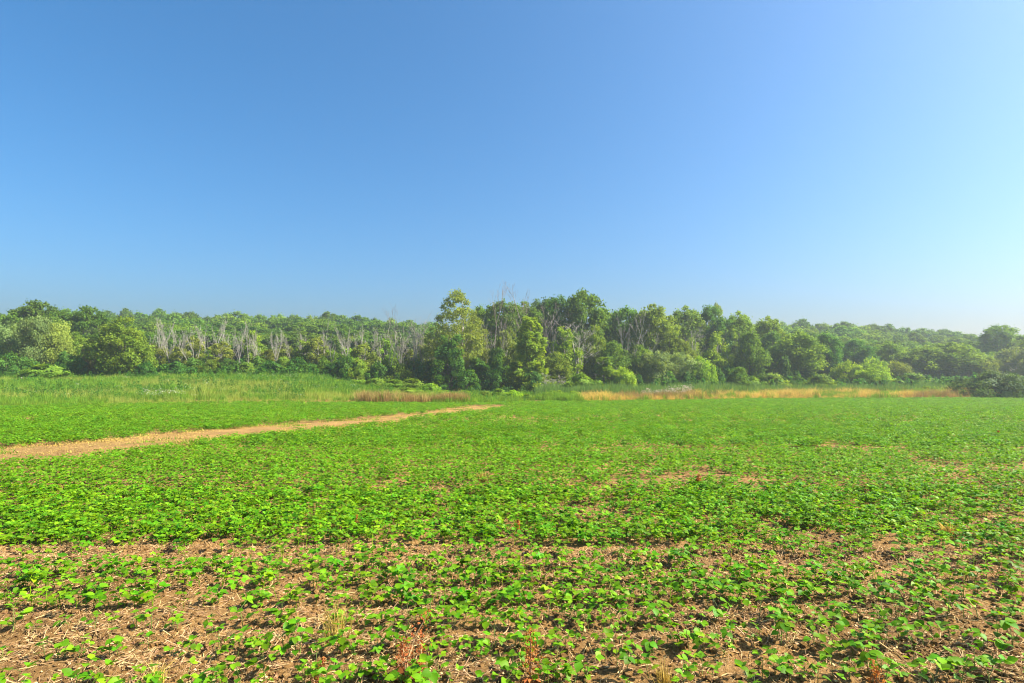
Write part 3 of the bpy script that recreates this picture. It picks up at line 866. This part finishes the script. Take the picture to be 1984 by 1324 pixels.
place('bush', 1058, 83, 722, 40, 'small grey bare bush at the foot of the vine tower', 'dead bush', name='dead_bush')
place('bush', 1096, 84, 726, 44, 'brownish bare bush beside the grey-green rounded shrub', 'dead bush', name='dead_bush')
place('vine_tower', 1172, 86, 690, 56, 'bright vines sprawling over a broken trunk beside the round vine mound', 'vine', name='vine_heap')
place('lime_a', 1206, 86, 706, 52, 'round bright mound of vines at the edge of the reeds', 'vine', name='vine_mound')
place('shrub_a', 905, 84, 715, 60, 'dark shrub under the vine-draped tree in front of the central clump', 'shrub')
place('shrub_a', 960, 85, 712, 62, 'dark shrub between the vine-draped tree and the vine stump', 'shrub')
place('shrub_a', 1030, 85, 715, 58, 'dark shrub at the foot of the tower of vines', 'shrub')
for px, Y, tp, w, k in ((860, 74, 756, 46, 'shrub_lime'), (900, 72, 756, 44, 'shrub_lime'), (940, 71, 757, 36, 'shrub_b'), (968, 69, 752, 34, 'shrub_b'), (995, 68, 755, 36, 'shrub_lime'), (1022, 67, 763, 26, 'shrub_b'),
                     (1080, 70, 756, 50, 'shrub_lime'), (1112, 70, 757, 44, 'shrub_lime')):
    place(k, px, Y, tp, w, 'low green bush in the weedy strip before the central clump', 'shrub', 'low bushes before the central clump')

place('tall_a', 1178, 110, 604, 80, 'green tree filling the dip between the central clump and the right-hand wood')
place('tall_c', 1050, 116, 576, 80, 'deep green tree straight behind the forked dead tree')
place('tall_b', 935, 112, 588, 76, 'dark tree behind the sparse olive tree')
place('oval_b', 1105, 99, 640, 80, 'dark leafy tree behind the wide grey dead tree')
place('oval_a', 1010, 99, 650, 70, 'green tree close behind the tower of vines')
place('oval_b', 1190, 95, 660, 66, 'dark leafy tree above the vine mound')

# ---- right wood
place('tall_b', 1212, 108, 590, 84, 'dark tree behind the leaning grey dead trunk')
place('tall_a', 1262, 106, 588, 90, 'broad sunlit tree beside the leaning grey dead trunk')
place('leaning', 1205, 96, 600, 70, 'grey dead trunk leaning across the dark tree', 'dead tree', rot=0.0)
place('dead_2', 1222, 98, 598, 0, 'grey dead tree beside the leaning dead trunk', 'dead tree')
place('tall_a', 1325, 114, 592, 86, 'tall green tree behind the grey forked dead tree')
place('tall_c', 1380, 116, 590, 80, 'deep green tree below the thin twiggy crown')
place('thin_a', 1388, 119, 582, 46, 'thin twiggy treetop showing above the deep green tree')
place('broad', 1345, 104, 612, 60, 'grey forked dead tree standing before the tall green tree', 'dead tree')
place('tall_a', 1428, 116, 602, 70, 'sunlit tree between the deep green tree and the slender tree')
place('oval_a', 1300, 102, 640, 70, 'round sunlit tree above the pale willows')
place('willow_a', 1268, 93, 680, 74, 'pale grey-green willow by the reeds, nearest the vine mound')
place('willow_a', 1318, 94, 682, 70, 'pale grey-green willow by the reeds, middle one')
place('lime_a', 1358, 93, 686, 56, 'bright yellow-green willow by the reeds')
place('young_a', 1392, 98, 640, 50, 'slender bright tree behind the yellow-green willow')
place('oval_a', 1240, 95, 665, 60, 'leafy green tree standing between vine mound and pale willow')
place('oval_b', 1452, 98, 640, 66, 'dark leafy tree behind the small dark cone-shaped tree')
place('dead_4', 1425, 97, 640, 0, 'grey dead tree beside the dark leafy tree', 'dead tree')
place('oval_b', 1432, 86, 710, 44, 'small dark cone-shaped tree at the edge of the reeds')
place('shrub_b', 1490, 91, 722, 76, 'leafy green bank between the dark cone-shaped tree and the round bush', 'shrub')
place('shrub_b', 1460, 90, 728, 50, 'low leafy shrub beside the small dark cone-shaped tree', 'shrub')
place('tall_a', 1548, 102, 640, 84, 'sunlit tree with a visible pale trunk above the round bush')
place('tall_c', 1598, 106, 644, 66, 'deep green tree beside the one with the pale trunk')
place('tall_a', 1485, 118, 612, 66, 'tree with pointed top at the end of the high right-hand skyline')
place('tall_c', 1500, 108, 640, 60, 'blue-green tree under the pointed tree on the skyline')
place('shrub_b', 1588, 88, 724, 64, 'round bush at the edge of the golden grass', 'shrub')
place('lime_a', 1640, 98, 695, 56, 'yellow-green willow bush, first of the three before the wood')
place('lime_a', 1692, 94, 708, 64, 'largest yellow-green willow bush before the wood')
place('lime_a', 1690, 108, 690, 56, 'yellow-green willow bush behind the largest one')
place('willow_b', 1735, 110, 695, 56, 'olive willow beside the yellow-green bushes')
place('shrub_b', 1765, 98, 722, 74, 'leafy green bank between the yellow-green bushes and the dark mound', 'shrub')
place('shrub_b', 1735, 92, 735, 60, 'low shrub before the olive willow', 'shrub')
place('tall_a', 1850, 118, 662, 96, 'broad green tree behind the dark mound')
place('tall_a', 1790, 118, 668, 76, 'green tree standing between olive willow and the broad green tree')
place('tall_c', 1660, 120, 655, 70, 'green tree behind the yellow-green willow bushes')
place('tall_a', 1720, 122, 660, 66, 'green tree behind the olive willow')
place('willow_a', 1965, 116, 672, 70, 'tree at the picture edge behind the dark mound')
place('willow_b', 1905, 116, 685, 60, 'small tree rising behind the dark mound')
place('shrub_dark', 1930, 74, 715, 172, 'large dark green mound of bushes at the end of the golden grass', 'shrub')
place('tall_b', 1935, 140, 626, 76, 'tall tree standing out on the far right-hand skyline')
place('tall_b', 1990, 132, 655, 70, 'tree cut by the picture edge beside the tall skyline tree')
place('shrub_lime', 1800, 84, 748, 60, 'low grassy yellow-green hummock behind the golden grass', 'shrub')
for px, Y, tp, w, k in ((1520, 99, 690, 50, 'shrub_a'), (1560, 100, 715, 50, 'shrub_a'), (1620, 100, 715, 50, 'shrub_a'), (1665, 104, 712, 50, 'shrub_a'), (1410, 96, 705, 50, 'shrub_a'), (1385, 94, 712, 50, 'shrub_a'),
                     (1290, 91, 718, 50, 'shrub_a'), (1335, 91, 720, 46, 'shrub_a'), (1235, 90, 725, 40, 'shrub_a')):
    place(k, px, Y, tp, w, 'dark shrub filling the foot of the right-hand wood', 'shrub', 'dark shrubs at the foot of the right-hand wood')

# ---- the wood goes on beyond both edges of the picture
for px, Y, tp, w, k in ((-60, 96, 625, 90, 'oval_a'), (-130, 97, 620, 90, 'willow_b'), (-200, 96, 630, 90, 'oval_b'), (-270, 98, 622, 90, 'oval_a'), (2075, 112, 662, 100, 'oval_a'), (2150, 112, 668, 100, 'tall_c'), (2225, 114, 660, 100, 'oval_b')):
    place(k, px, Y, tp, w, 'leafy tree of the wood just beyond the %s edge of the picture' % ('left' if px < 0 else 'right'), 'tree', 'trees beyond the picture edges')
for px, tp, w, k in ((-30, 690, 80, 'shrub_a'), (-100, 694, 90, 'shrub_b'), (-170, 690, 90, 'shrub_a'), (-240, 694, 90, 'shrub_b'), (2070, 716, 90, 'shrub_a'), (2160, 720, 90, 'shrub_b')):
    place(k, px, 89, tp, w, 'shrub at the wood edge just beyond the %s edge of the picture' % ('left' if px < 0 else 'right'), 'shrub', 'shrubs beyond the picture edges')

# ---- forest behind, tree by tree
SKY_PX = [-80, 0, 190, 250, 300, 370, 410, 440, 480, 530, 620, 660, 700, 760, 840, 1180, 1480, 1550, 1600, 1640, 1700, 1800, 1880, 1984, 2080]
SKY_PY = [600, 600, 600, 597, 600, 598, 606, 601, 606, 608, 602, 606, 612, 612, 616, 620, 614, 620, 622, 620, 627, 634, 638, 648, 650]
for Y, off, step in ((215, 0, 33), (180, 10, 35), (152, 22, 38), (132, 36, 44)):
    px = -290.0
    while px < 2270:
        p = px + rng.uniform(-6, 6)
        px += step
        if 845 < p < 1205 and not 140 < Y < 160: continue
        if Y < 140 and (p > 1240 and p < 1470 or -60 < p < 180): continue
        if Y > 170 and (p < -50 or p > 2040) and rng.random() < 0.5: continue
        if Y > 200 and (1215 < p < 1470): continue
        top = np.interp(p, SKY_PX, SKY_PY) + off + rng.uniform(-3, 7)
        place('forest_' + 'abbc'[rng.integers(0, 4)], p, Y + rng.uniform(-6, 6), top, 5.0 * 2 * F / Y * rng.uniform(0.65, 1.35),
              'dark forest tree behind the %s, %s' % (
                  'willow row' if p < 160 else 'oval tree' if p < 290 else 'dead thicket near the oval tree' if p < 480 else 'middle of the dead thicket' if p < 660 else 'dead thicket near the pointed tree' if p < 845
                  else 'central clump' if p < 1210 else 'leaning dead trunk' if p < 1300 else 'forked dead tree' if p < 1480 else 'tree with the pale trunk' if p < 1620
                  else 'yellow-green willow bushes' if p < 1760 else 'broad green tree' if p < 1880 else 'dark mound',
                  {215: 'on the skyline', 180: 'just below the skyline', 152: 'midway down', 132: 'low down'}[Y]),
              'tree', 'forest trees on the hill behind', name='forest_tree')

# say which one: position along its group, counted from a landmark
ORD = ('first second third fourth fifth sixth seventh eighth ninth tenth eleventh twelfth thirteenth fourteenth fifteenth sixteenth seventeenth '
       'eighteenth nineteenth twentieth twenty-first twenty-second twenty-third twenty-fourth twenty-fifth twenty-sixth twenty-seventh twenty-eighth twenty-ninth').split()
ORD += ['thirtieth'] + ['thirty-' + w for w in ORD[:9]] + ['fortieth'] + ['forty-' + w for w in ORD[:9]] + ['fiftieth'] + ['fifty-' + w for w in ORD[:9]]
for g, fmt in (('dark shrubs under the willow row', '%s dark shrub under the willow row and oval tree, counted from the picture edge'),
               (GD, '%s bare grey dead tree of the thicket, counted from the willow side'),
               ('light green young trees of the thicket', '%s light green young tree among the dead trees, counted from the oval tree'),
               ('dark shrubs at the foot of the dead trees', '%s dark shrub at the foot of the dead trees, counted from the oval tree'),
               ('bramble bank', '%s low leafy bramble behind the brown weeds, counted from the meadow side'),
               ('low bushes before the central clump', '%s low green bush before the central clump, counted from the brown weeds'),
               ('dark shrubs at the foot of the right-hand wood', '%s dark shrub at the foot of the right-hand wood, counted from the vine mound')):
    mem = sorted([o for o in COL.objects if o.get('group') == g], key=lambda o: o.location.x / o.location.y)
    for o, w in zip(mem, ORD):
        o['label'] = fmt % w

# ------------------------------------------------------------------ grasses and weeds along the edges
def tuft(name, seed, n, h, spread, mat, width=0.012, lean=0.25, head=None, head_size=0.03):
    r = np.random.default_rng(seed)
    V, Fq, Tn = [], [], []; b = 0
    for k in range(n):
        base = np.array([r.normal(0, spread), r.normal(0, spread), 0])
        hh = h * r.uniform(0.6, 1.1)
        az = r.uniform(0, 6.283); ln = abs(r.normal(0, lean)) * hh
        dirv = np.array([math.cos(az), math.sin(az), 0])
        a2 = r.uniform(0, 6.283); sd = np.array([math.cos(a2), math.sin(a2), 0]) * width * r.uniform(0.6, 1.3)
        p1 = base + dirv * ln * 0.3 + np.array([0, 0, hh * 0.6]); p2 = base + dirv * ln + np.array([0, 0, hh])
        V += [base - sd, base + sd, p1 - sd * 0.9, p1 + sd * 0.9, p2 - sd * 0.15, p2 + sd * 0.15]
        Fq += [(b, b + 1, b + 3, b + 2), (b + 2, b + 3, b + 5, b + 4)]; b += 6
        Tn += [r.random()] * 6
    return mesh_arrays(name, np.array(V), np.array(Fq), mat, {'tone': Tn})

def weed(name, seed, h, mat, n=46, size=0.055, headmat=None, heads=0):
    """an upright leafy weed, optionally topped with flat flower heads"""
    r = np.random.default_rng(seed)
    t = r.random(n)
    C = np.stack([r.normal(0, 0.09, n) * (1.1 - t * 0.5), r.normal(0, 0.09, n) * (1.1 - t * 0.5), h * (0.1 + 0.9 * t)], -1)
    nr = r.normal(0, 1, (n, 3)) + np.array([0, 0, 0.5])
    V, Fq = cards(C, nr, size * r.uniform(0.7, 1.4, n), np.full(n, 0.4), r)
    me = mesh_arrays(name, V, Fq, mat, {'tone': np.repeat(r.random(n), 4)})
    return me

def flower_head(name, seed, mat, h, n=6, s=0.06):
    r = np.random.default_rng(seed)
    C = np.stack([r.normal(0, 0.16, n), r.normal(0, 0.16, n), h * r.uniform(0.85, 1.1, n)], -1)
    V, Fq = cards(C, r.normal(0, 0.3, (n, 3)) + np.array([0, 0, 1.0]), s * r.uniform(0.7, 1.3, n), np.full(n, 0.9), r)
    return mesh_arrays(name, V, Fq, mat, {'tone': np.repeat(r.random(n), 4)})

def region(y0, y1, px0, px1, dens):
    w0, w1 = at(px0, y1) if px0 < 992 else at(px0, y0), at(px1, y1) if px1 > 992 else at(px1, y0)
    n = int((y1 - y0) * (w1 - w0) * dens)
    x = rng.uniform(w0, w1, n); y = rng.uniform(y0, y1, n)
    px = x / y * F + PW / 2
    ok = (px > px0) & (px < px1)
    return x[ok], y[ok], px[ok]

def put(name, x, y, s0, s1, src, label, tilt=0.08, ramp=0.0):
    n = len(x)
    lump = 0.45 + 1.1 * fbm(x * 0.7 + 20, y * 0.5, 3)
    if ramp:
        lump = lump * (0.26 + 0.74 * sstep(-0.3 * ramp, ramp, y - field_edge(x, y)))
    P3 = np.stack([x, y, H(x, y) - 0.01], -1)
    s = rng.uniform(s0, s1, n) * lump
    return scatter(name, P3, rand_rot(n, tilt), np.stack([s, s, s * rng.uniform(0.85, 1.15, n)], -1), rng.integers(0, len(src), n), src, label)

# meadow
x, y, px = region(46, 96, -340, 850, 5.5)
e = field_edge(x, y)
ok = (y > e - 4) & (rng.random(len(x)) < 0.12 + 0.88 * sstep(-3, 4, y - e)) & ~((px > 640) & (y > 84))
ok &= ~((px > 690) & (px < 900) & (y < 66)) & ~((px > 590) & (px <= 690) & (y < 62) & (rng.random(len(x)) < 0.5))
x, y, px = x[ok], y[ok], px[ok]
mg = [tuft('meadow_tuft_%d' % k, 300 + k, 26, 0.75, 0.17, M['meadow'], 0.016, 0.3) for k in range(4)]
yel = fbm(x * 0.09 + 70, y * 0.30, 3) > 0.55
put('meadow_grass', x[~yel], y[~yel], 0.7, 1.25, mg, 'tall light green meadow grass before the thicket', 0.08, 9.0)
put('yellowing_grass', x[yel], y[yel], 0.6, 1.1, [tuft('yellow_tuft_%d' % k, 310 + k, 26, 0.75, 0.17, M['yellow_grass'], 0.015, 0.35) for k in range(4)], 'pale yellowing grass in patches of the meadow', 0.08, 9.0)
x, y, px = region(50, 94, -340, 760, 1.5)
ok = (y > field_edge(x, y) + 1.5) & (fbm(x * 0.12, y * 0.25 + 4, 3) > 0.46) & ~((px > 590) & (y < 68))
x, y = x[ok], y[ok]
put('meadow_weeds', x, y, 0.8, 1.3, [weed('meadow_weed_%d' % k, 320 + k, 0.95, M['weed_green']) for k in range(4)], 'dark green upright weeds standing in the meadow', 0.08, 9.0)
# white wild flowers: two main drifts and scattered heads
fx, fy = [], []
for cpx, Y, sx_, sy_, n in ((320, 55, 1.1, 0.4, 26), (288, 56, 0.8, 0.4, 14), (590, 82, 3.5, 0.8, 24), (500, 84, 4, 0.8, 18), (600, 72, 2.5, 0.8, 12), (120, 88, 6, 0.8, 22), (200, 66, 16, 8, 40), (450, 70, 12, 8, 40)):
    fx.append(at(cpx, Y) + rng.normal(0, sx_, n)); fy.append(Y + rng.normal(0, sy_, n))
fx = np.concatenate(fx); fy = np.concatenate(fy)
ok = fy > field_edge(fx, fy)
put('white_wildflowers', fx[ok], fy[ok], 0.8, 1.2, [flower_head('flower_%d' % k, 340 + k, M['white_flower'], 0.85, 5, 0.045) for k in range(3)], 'white wildflower heads in drifts across the meadow')

# brown dry weeds before the bramble bank
x, y, px = region(57, 70, 575, 905, 9)
e = field_edge(x, y)
ed = 1.6 * (fbm(x * 0.5, y * 0 + 8, 2) - 0.5)
ok = (y > e + ed) & (y < e + np.interp(px, [575, 690, 780, 905], [3, 7, 6, 5]) + 2 * ed)
ok &= (px > 690) | (np.abs((px - 645) / 55) + np.abs(y - e - 2.2) / 2.4 < 0.7 + 0.5 * fbm(x, y, 2)) & (rng.random(len(x)) < 0.45)
x, y, px = x[ok], y[ok], px[ok]
tall = px > 690 + 10 * (vnoise(px * 0.1, y) - 0.5)
bw = [tuft('brown_tuft_%d' % k, 360 + k, 26, 0.95, 0.17, M['brown_weed'], 0.013, 0.35) for k in range(4)]
bs = [tuft('brown_short_%d' % k, 366 + k, 16, 0.16, 0.22, M['brown_weed'], 0.012, 0.7) for k in range(3)]
mixg = tall & (rng.random(len(x)) < 0.10 + 0.75 * sstep(0.48, 0.64, fbm(x * 0.5 + 3, y * 0.6, 2)))
put('band_weeds', x[mixg], y[mixg], 0.6, 1.1, mg, 'green weeds mixed into the brown band')
tall = tall & ~mixg
put('dry_brown_weeds', x[tall], y[tall], 0.8, 1.25, bw, 'band of dry brown weeds before the bramble bank', 0.08, 1.8)
tall = tall | mixg
put('brown_stubble', x[~tall], y[~tall], 0.8, 1.25, bs, 'short brown stubble patch at the end of the brown weeds')

# golden grass strip, right
x, y, px = region(60, 88, 1060, 2250, 8)
e = field_edge(x, y)
depth = np.interp(px, [1060, 1120, 1350, 1500, 1935], [9, 8, 9, 11, 15])
ok = (y > e + 2.2 * (fbm(x * 0.35 + 4, y * 0.35, 3) - 0.5)) & (y < e + depth)
x, y, px, e = x[ok], y[ok], px[ok], e[ok]
nz = fbm(x * 0.16 + 9, y * 0.3, 3)
brown = ((px > 1195) & (px < 1345) & (y > e + 2.2)) | (nz + rng.normal(0, 0.05, len(x)) > 0.63)
green = (px < 1130) | ((nz < 0.42) & (y > e + 2)) | (rng.random(len(x)) < 0.06 + 0.35 * sstep(0.50, 0.66, fbm(x * 0.4 + 13, y * 0.6, 2)))
gold = ~brown & ~green
gg = [tuft('golden_tuft_%d' % k, 380 + k, 32, 0.9, 0.2, M['dry_grass'], 0.013, 0.5) for k in range(4)]
put('golden_grass', x[gold], y[gold], 0.6, 1.25, gg, 'golden dry grass along the far edge of the field', 0.08, 2.5)
put('russet_weeds', x[brown & ~green], y[brown & ~green], 0.7, 1.15, bw, 'russet dry weeds standing in the golden grass', 0.08, 2.5)
put('edge_weeds', x[green], y[green], 0.6, 1.1, [tuft('edge_tuft_%d' % k, 390 + k, 26, 0.8, 0.17, M['meadow'], 0.016, 0.3) for k in range(3)], 'yellow-green weeds along the far edge of the field')
x, y, px = region(68, 72, 1245, 1340, 5)
put('pale_plumes', x, y, 0.8, 1.2, [flower_head('plume_%d' % k, 400 + k, M['plume'], 1.05, 9, 0.055) for k in range(3)], 'pale fluffy seed plumes above the russet weeds')
# reeds behind
x, y, px = region(72, 97, 1040, 2250, 5)
e = field_edge(x, y)
ok = (y > e + np.interp(px, [1060, 1350, 1500, 1935], [7, 7.5, 9, 13])) & (y < 96)
x, y = x[ok], y[ok]
put('reeds', x, y, 0.75, 1.2, [tuft('reed_tuft_%d' % k, 410 + k, 26, 1.25, 0.18, M['reed'], 0.018, 0.15) for k in range(4)], 'blue-green reeds between golden grass and the wood')
# weedy strip before the central clump
x, y, px = region(56, 84, 840, 1075, 7)
e = field_edge(x, y)
ok = (y > e + 0.3) & ~((np.abs(px - 1045) < 22) & (y < e + 5)) & (rng.random(len(x)) < 0.8)
x, y = x[ok], y[ok]
put('weedy_strip', x, y, 0.5, 1.0, mg + [weed('strip_weed_%d' % k, 420 + k, 0.8, M['weed_green']) for k in range(2)], 'light green weeds between the track end and the central clump')
# undergrowth under the woods so that no bare soil shows
x, y, px = region(88, 130, -330, 2300, 1.6)
x2, y2, _p = region(130, 245, -330, 2300, 0.28)
x = np.concatenate([x, x2, x2 + 0.8]); y = np.concatenate([y, y2, y2 + 0.5])
put('undergrowth', x, y, 1.0, 1.9, [weed('under_%d' % k, 430 + k, 1.0, M['weed_green'], 90, 0.13) for k in range(4)], 'green undergrowth on the forest floor')
# dry stubble on the track
n = 7000
i = rng.integers(0, len(tc_), n); s = rng.normal(0, 0.62, n)
hw = track_half(tc_[i, 1])
x = tc_[i, 0] + nrm[i, 0] * s * hw + rng.normal(0, 0.12, n); y = tc_[i, 1] + nrm[i, 1] * s * hw + rng.normal(0, 0.12, n)
ok = in_view(x, y) & (rng.random(n) < 0.35 + 0.65 * sstep(0.25, 0.6, np.abs(np.abs(s) - 0.5) * 2))
put('track_stubble', x[ok], y[ok], 0.6, 1.3, [tuft('stubble_%d' % k, 440 + k, 14, 0.06, 0.12, M['brown_weed' if k % 2 else 'dry_grass'], 0.006, 1.2) for k in range(4)], 'dry straw-coloured grass on the dirt track')

n = 900
i = rng.integers(0, len(tc_), n); s = np.concatenate([rng.normal(0, 0.16, n // 2), rng.choice([-1, 1], n - n // 2) * rng.normal(1.0, 0.18, n - n // 2)])
x = tc_[i, 0] + nrm[i, 0] * s * track_half(tc_[i, 1]); y = tc_[i, 1] + nrm[i, 1] * s * track_half(tc_[i, 1])
ok = in_view(x, y) & (fbm(x * 0.6, y * 0.6 + 30, 2) > 0.5)
put('track_weeds', x[ok], y[ok], 0.5, 1.2, [tuft('track_weed_%d' % k, 450 + k, 22, 0.12, 0.13, M['meadow'], 0.010, 0.8) for k in range(3)], 'small green weeds on and along the dirt track')

# ------------------------------------------------------------------ single dry weeds in the field
def dock(px, pyb, pyt, label, kind='dock'):
    Y = CAMZ / ((pyb - HOR) / F - 0.0426) if pyb > 800 else 30
    x = at(px, Y); h = (pyb - pyt) / F * Y
    root = bpy.data.objects.new('dry_dock' if kind == 'dock' else 'dry_grass_tuft', None); root.empty_display_size = 0.05
    COL.objects.link(root); root.location = (x, Y, Hf(x, Y)); tag(root, label, 'weed')
    r = np.random.default_rng(int(px))
    if kind == 'dock':
        tb = Tubes(); V, Fq = [], []
        CC = []
        for k in range(int(r.integers(2, 4))):
            hh = h * (1.0 if k == 0 else r.uniform(0.55, 0.85)); ln = r.normal(0, 0.10, 2) * hh
            pts = [np.array([ln[0] * t * t, ln[1] * t * t, hh * t - 0.01]) for t in (0, .33, .66, 1)]
            tb.tube(pts, [0.005, 0.0045, 0.003, 0.002], 5)
            nb = int(100 * max(1, hh / 0.25))
            t = r.uniform(0.30, 1.0, nb)
            wd = 0.055 * hh / 0.3 * (1.15 - t)
            CC.append(np.stack([ln[0] * t * t + r.normal(0, 1, nb) * wd, ln[1] * t * t + r.normal(0, 1, nb) * wd, hh * t], -1))
        CC = np.concatenate(CC)
        V, Fq = cards(CC, r.normal(0, 1, CC.shape), 0.0065 * r.uniform(0.6, 1.5, len(CC)) * max(1, Y / 5), np.full(len(CC), 0.7), r)
        a = tb.mesh('dock_stem', M['straw']); link('stem', a, root)
        link('seed_heads', mesh_arrays('dock_seed', V, Fq, M['dock'], {'tone': np.repeat(r.random(len(CC)), 4)}), root)
        lv, lf = leaf_shape(3)
        for k in range(4):
            lo = link('leaf', mesh_arrays('dock_leaf', lv, lf, M['dock'], {'tone': np.full(len(lv), 0.4)}), root)
            lo.scale = (h * 0.32,) * 3; lo.rotation_euler = (r.normal(0, 0.3), r.uniform(0.2, 0.6), r.uniform(0, 6.28)); lo.location = (0, 0, h * 0.08)
    else:
        link('blades', tuft('dry_blades', int(px), 70, h, h * 0.22, M['dry_grass'], 0.0022 * max(1, Y / 4), 0.7), root)
dock(785, 1312, 1180, 'tallest rust-brown dried dock stalk in the near rows')
dock(812, 1322, 1240, 'shorter rust-brown dock stalk beside the tallest one')
dock(1028, 1318, 1212, 'rust-brown dock stalk with bare yellow stem near the middle')
dock(1700, 1345, 1275, 'orange-brown dock clump cut by the bottom edge on the sunny side')
dock(618, 1335, 1268, 'rust-brown dock clump cut by the bottom edge, amid bare soil')
dock(692, 1032, 998, 'small rust-brown dock stalk at the front edge of the dense crop')
dock(1004, 1036, 1008, 'small dark brown dried dock at the front edge of the dense crop')
dock(1352, 952, 918, 'tiny reddish dried weed among the mid-field crop')
dock(1885, 985, 962, 'tiny orange dried weed among the crop, farthest to the sunny side')
dock(195, 922, 905, 'tiny orange dried weed standing in the crop below the track')
dock(1935, 850, 835, 'reddish dried weed patch far out in the crop')
dock(655, 1245, 1180, 'pale yellow dry grass tuft beside the tallest dock stalk', 'grass')
dock(1840, 1040, 1012, 'pale tan clump of dry grass at the edge of the bare strip', 'grass')
dock(935, 938, 916, 'small pale clump of dry grass among the mid-field crop', 'grass')
dock(300, 1330, 1285, 'pale dry grass tuft at the bottom edge amid orange stubble', 'grass')
dock(1290, 1330, 1290, 'small pale dry grass tuft at the bottom edge, near the middle', 'grass')

# ------------------------------------------------------------------ haze
hv = bpy.data.materials.new('haze_air'); hv.use_nodes = True
hn = hv.node_tree; hn.nodes.clear()
ho = hn.nodes.new('ShaderNodeOutputMaterial'); pv = hn.nodes.new('ShaderNodeVolumePrincipled')
pv.inputs['Color'].default_value = (0.80, 0.91, 1.0, 1)
pv.inputs['Density'].default_value = 0.00055
pv.inputs['Anisotropy'].default_value = 0.4
hn.links.new(pv.outputs['Volume'], ho.inputs['Volume'])
x0, x1, y0, y1, z0, z1 = -420, 420, -60, 420, -5.0, 26.0
bv = np.array([(x, y, z) for x in (x0, x1) for y in (y0, y1) for z in (z0, z1)])
bf = np.array([(0, 1, 3, 2), (4, 6, 7, 5), (0, 4, 5, 1), (2, 3, 7, 6), (0, 2, 6, 4), (1, 5, 7, 3)])
HAZE = True
if HAZE:
    hz = link('haze', mesh_arrays('haze', bv, bf, hv)); tag(hz, 'thin summer haze in the air', None, None, 'stuff')
print('crop instances', N_CROP)
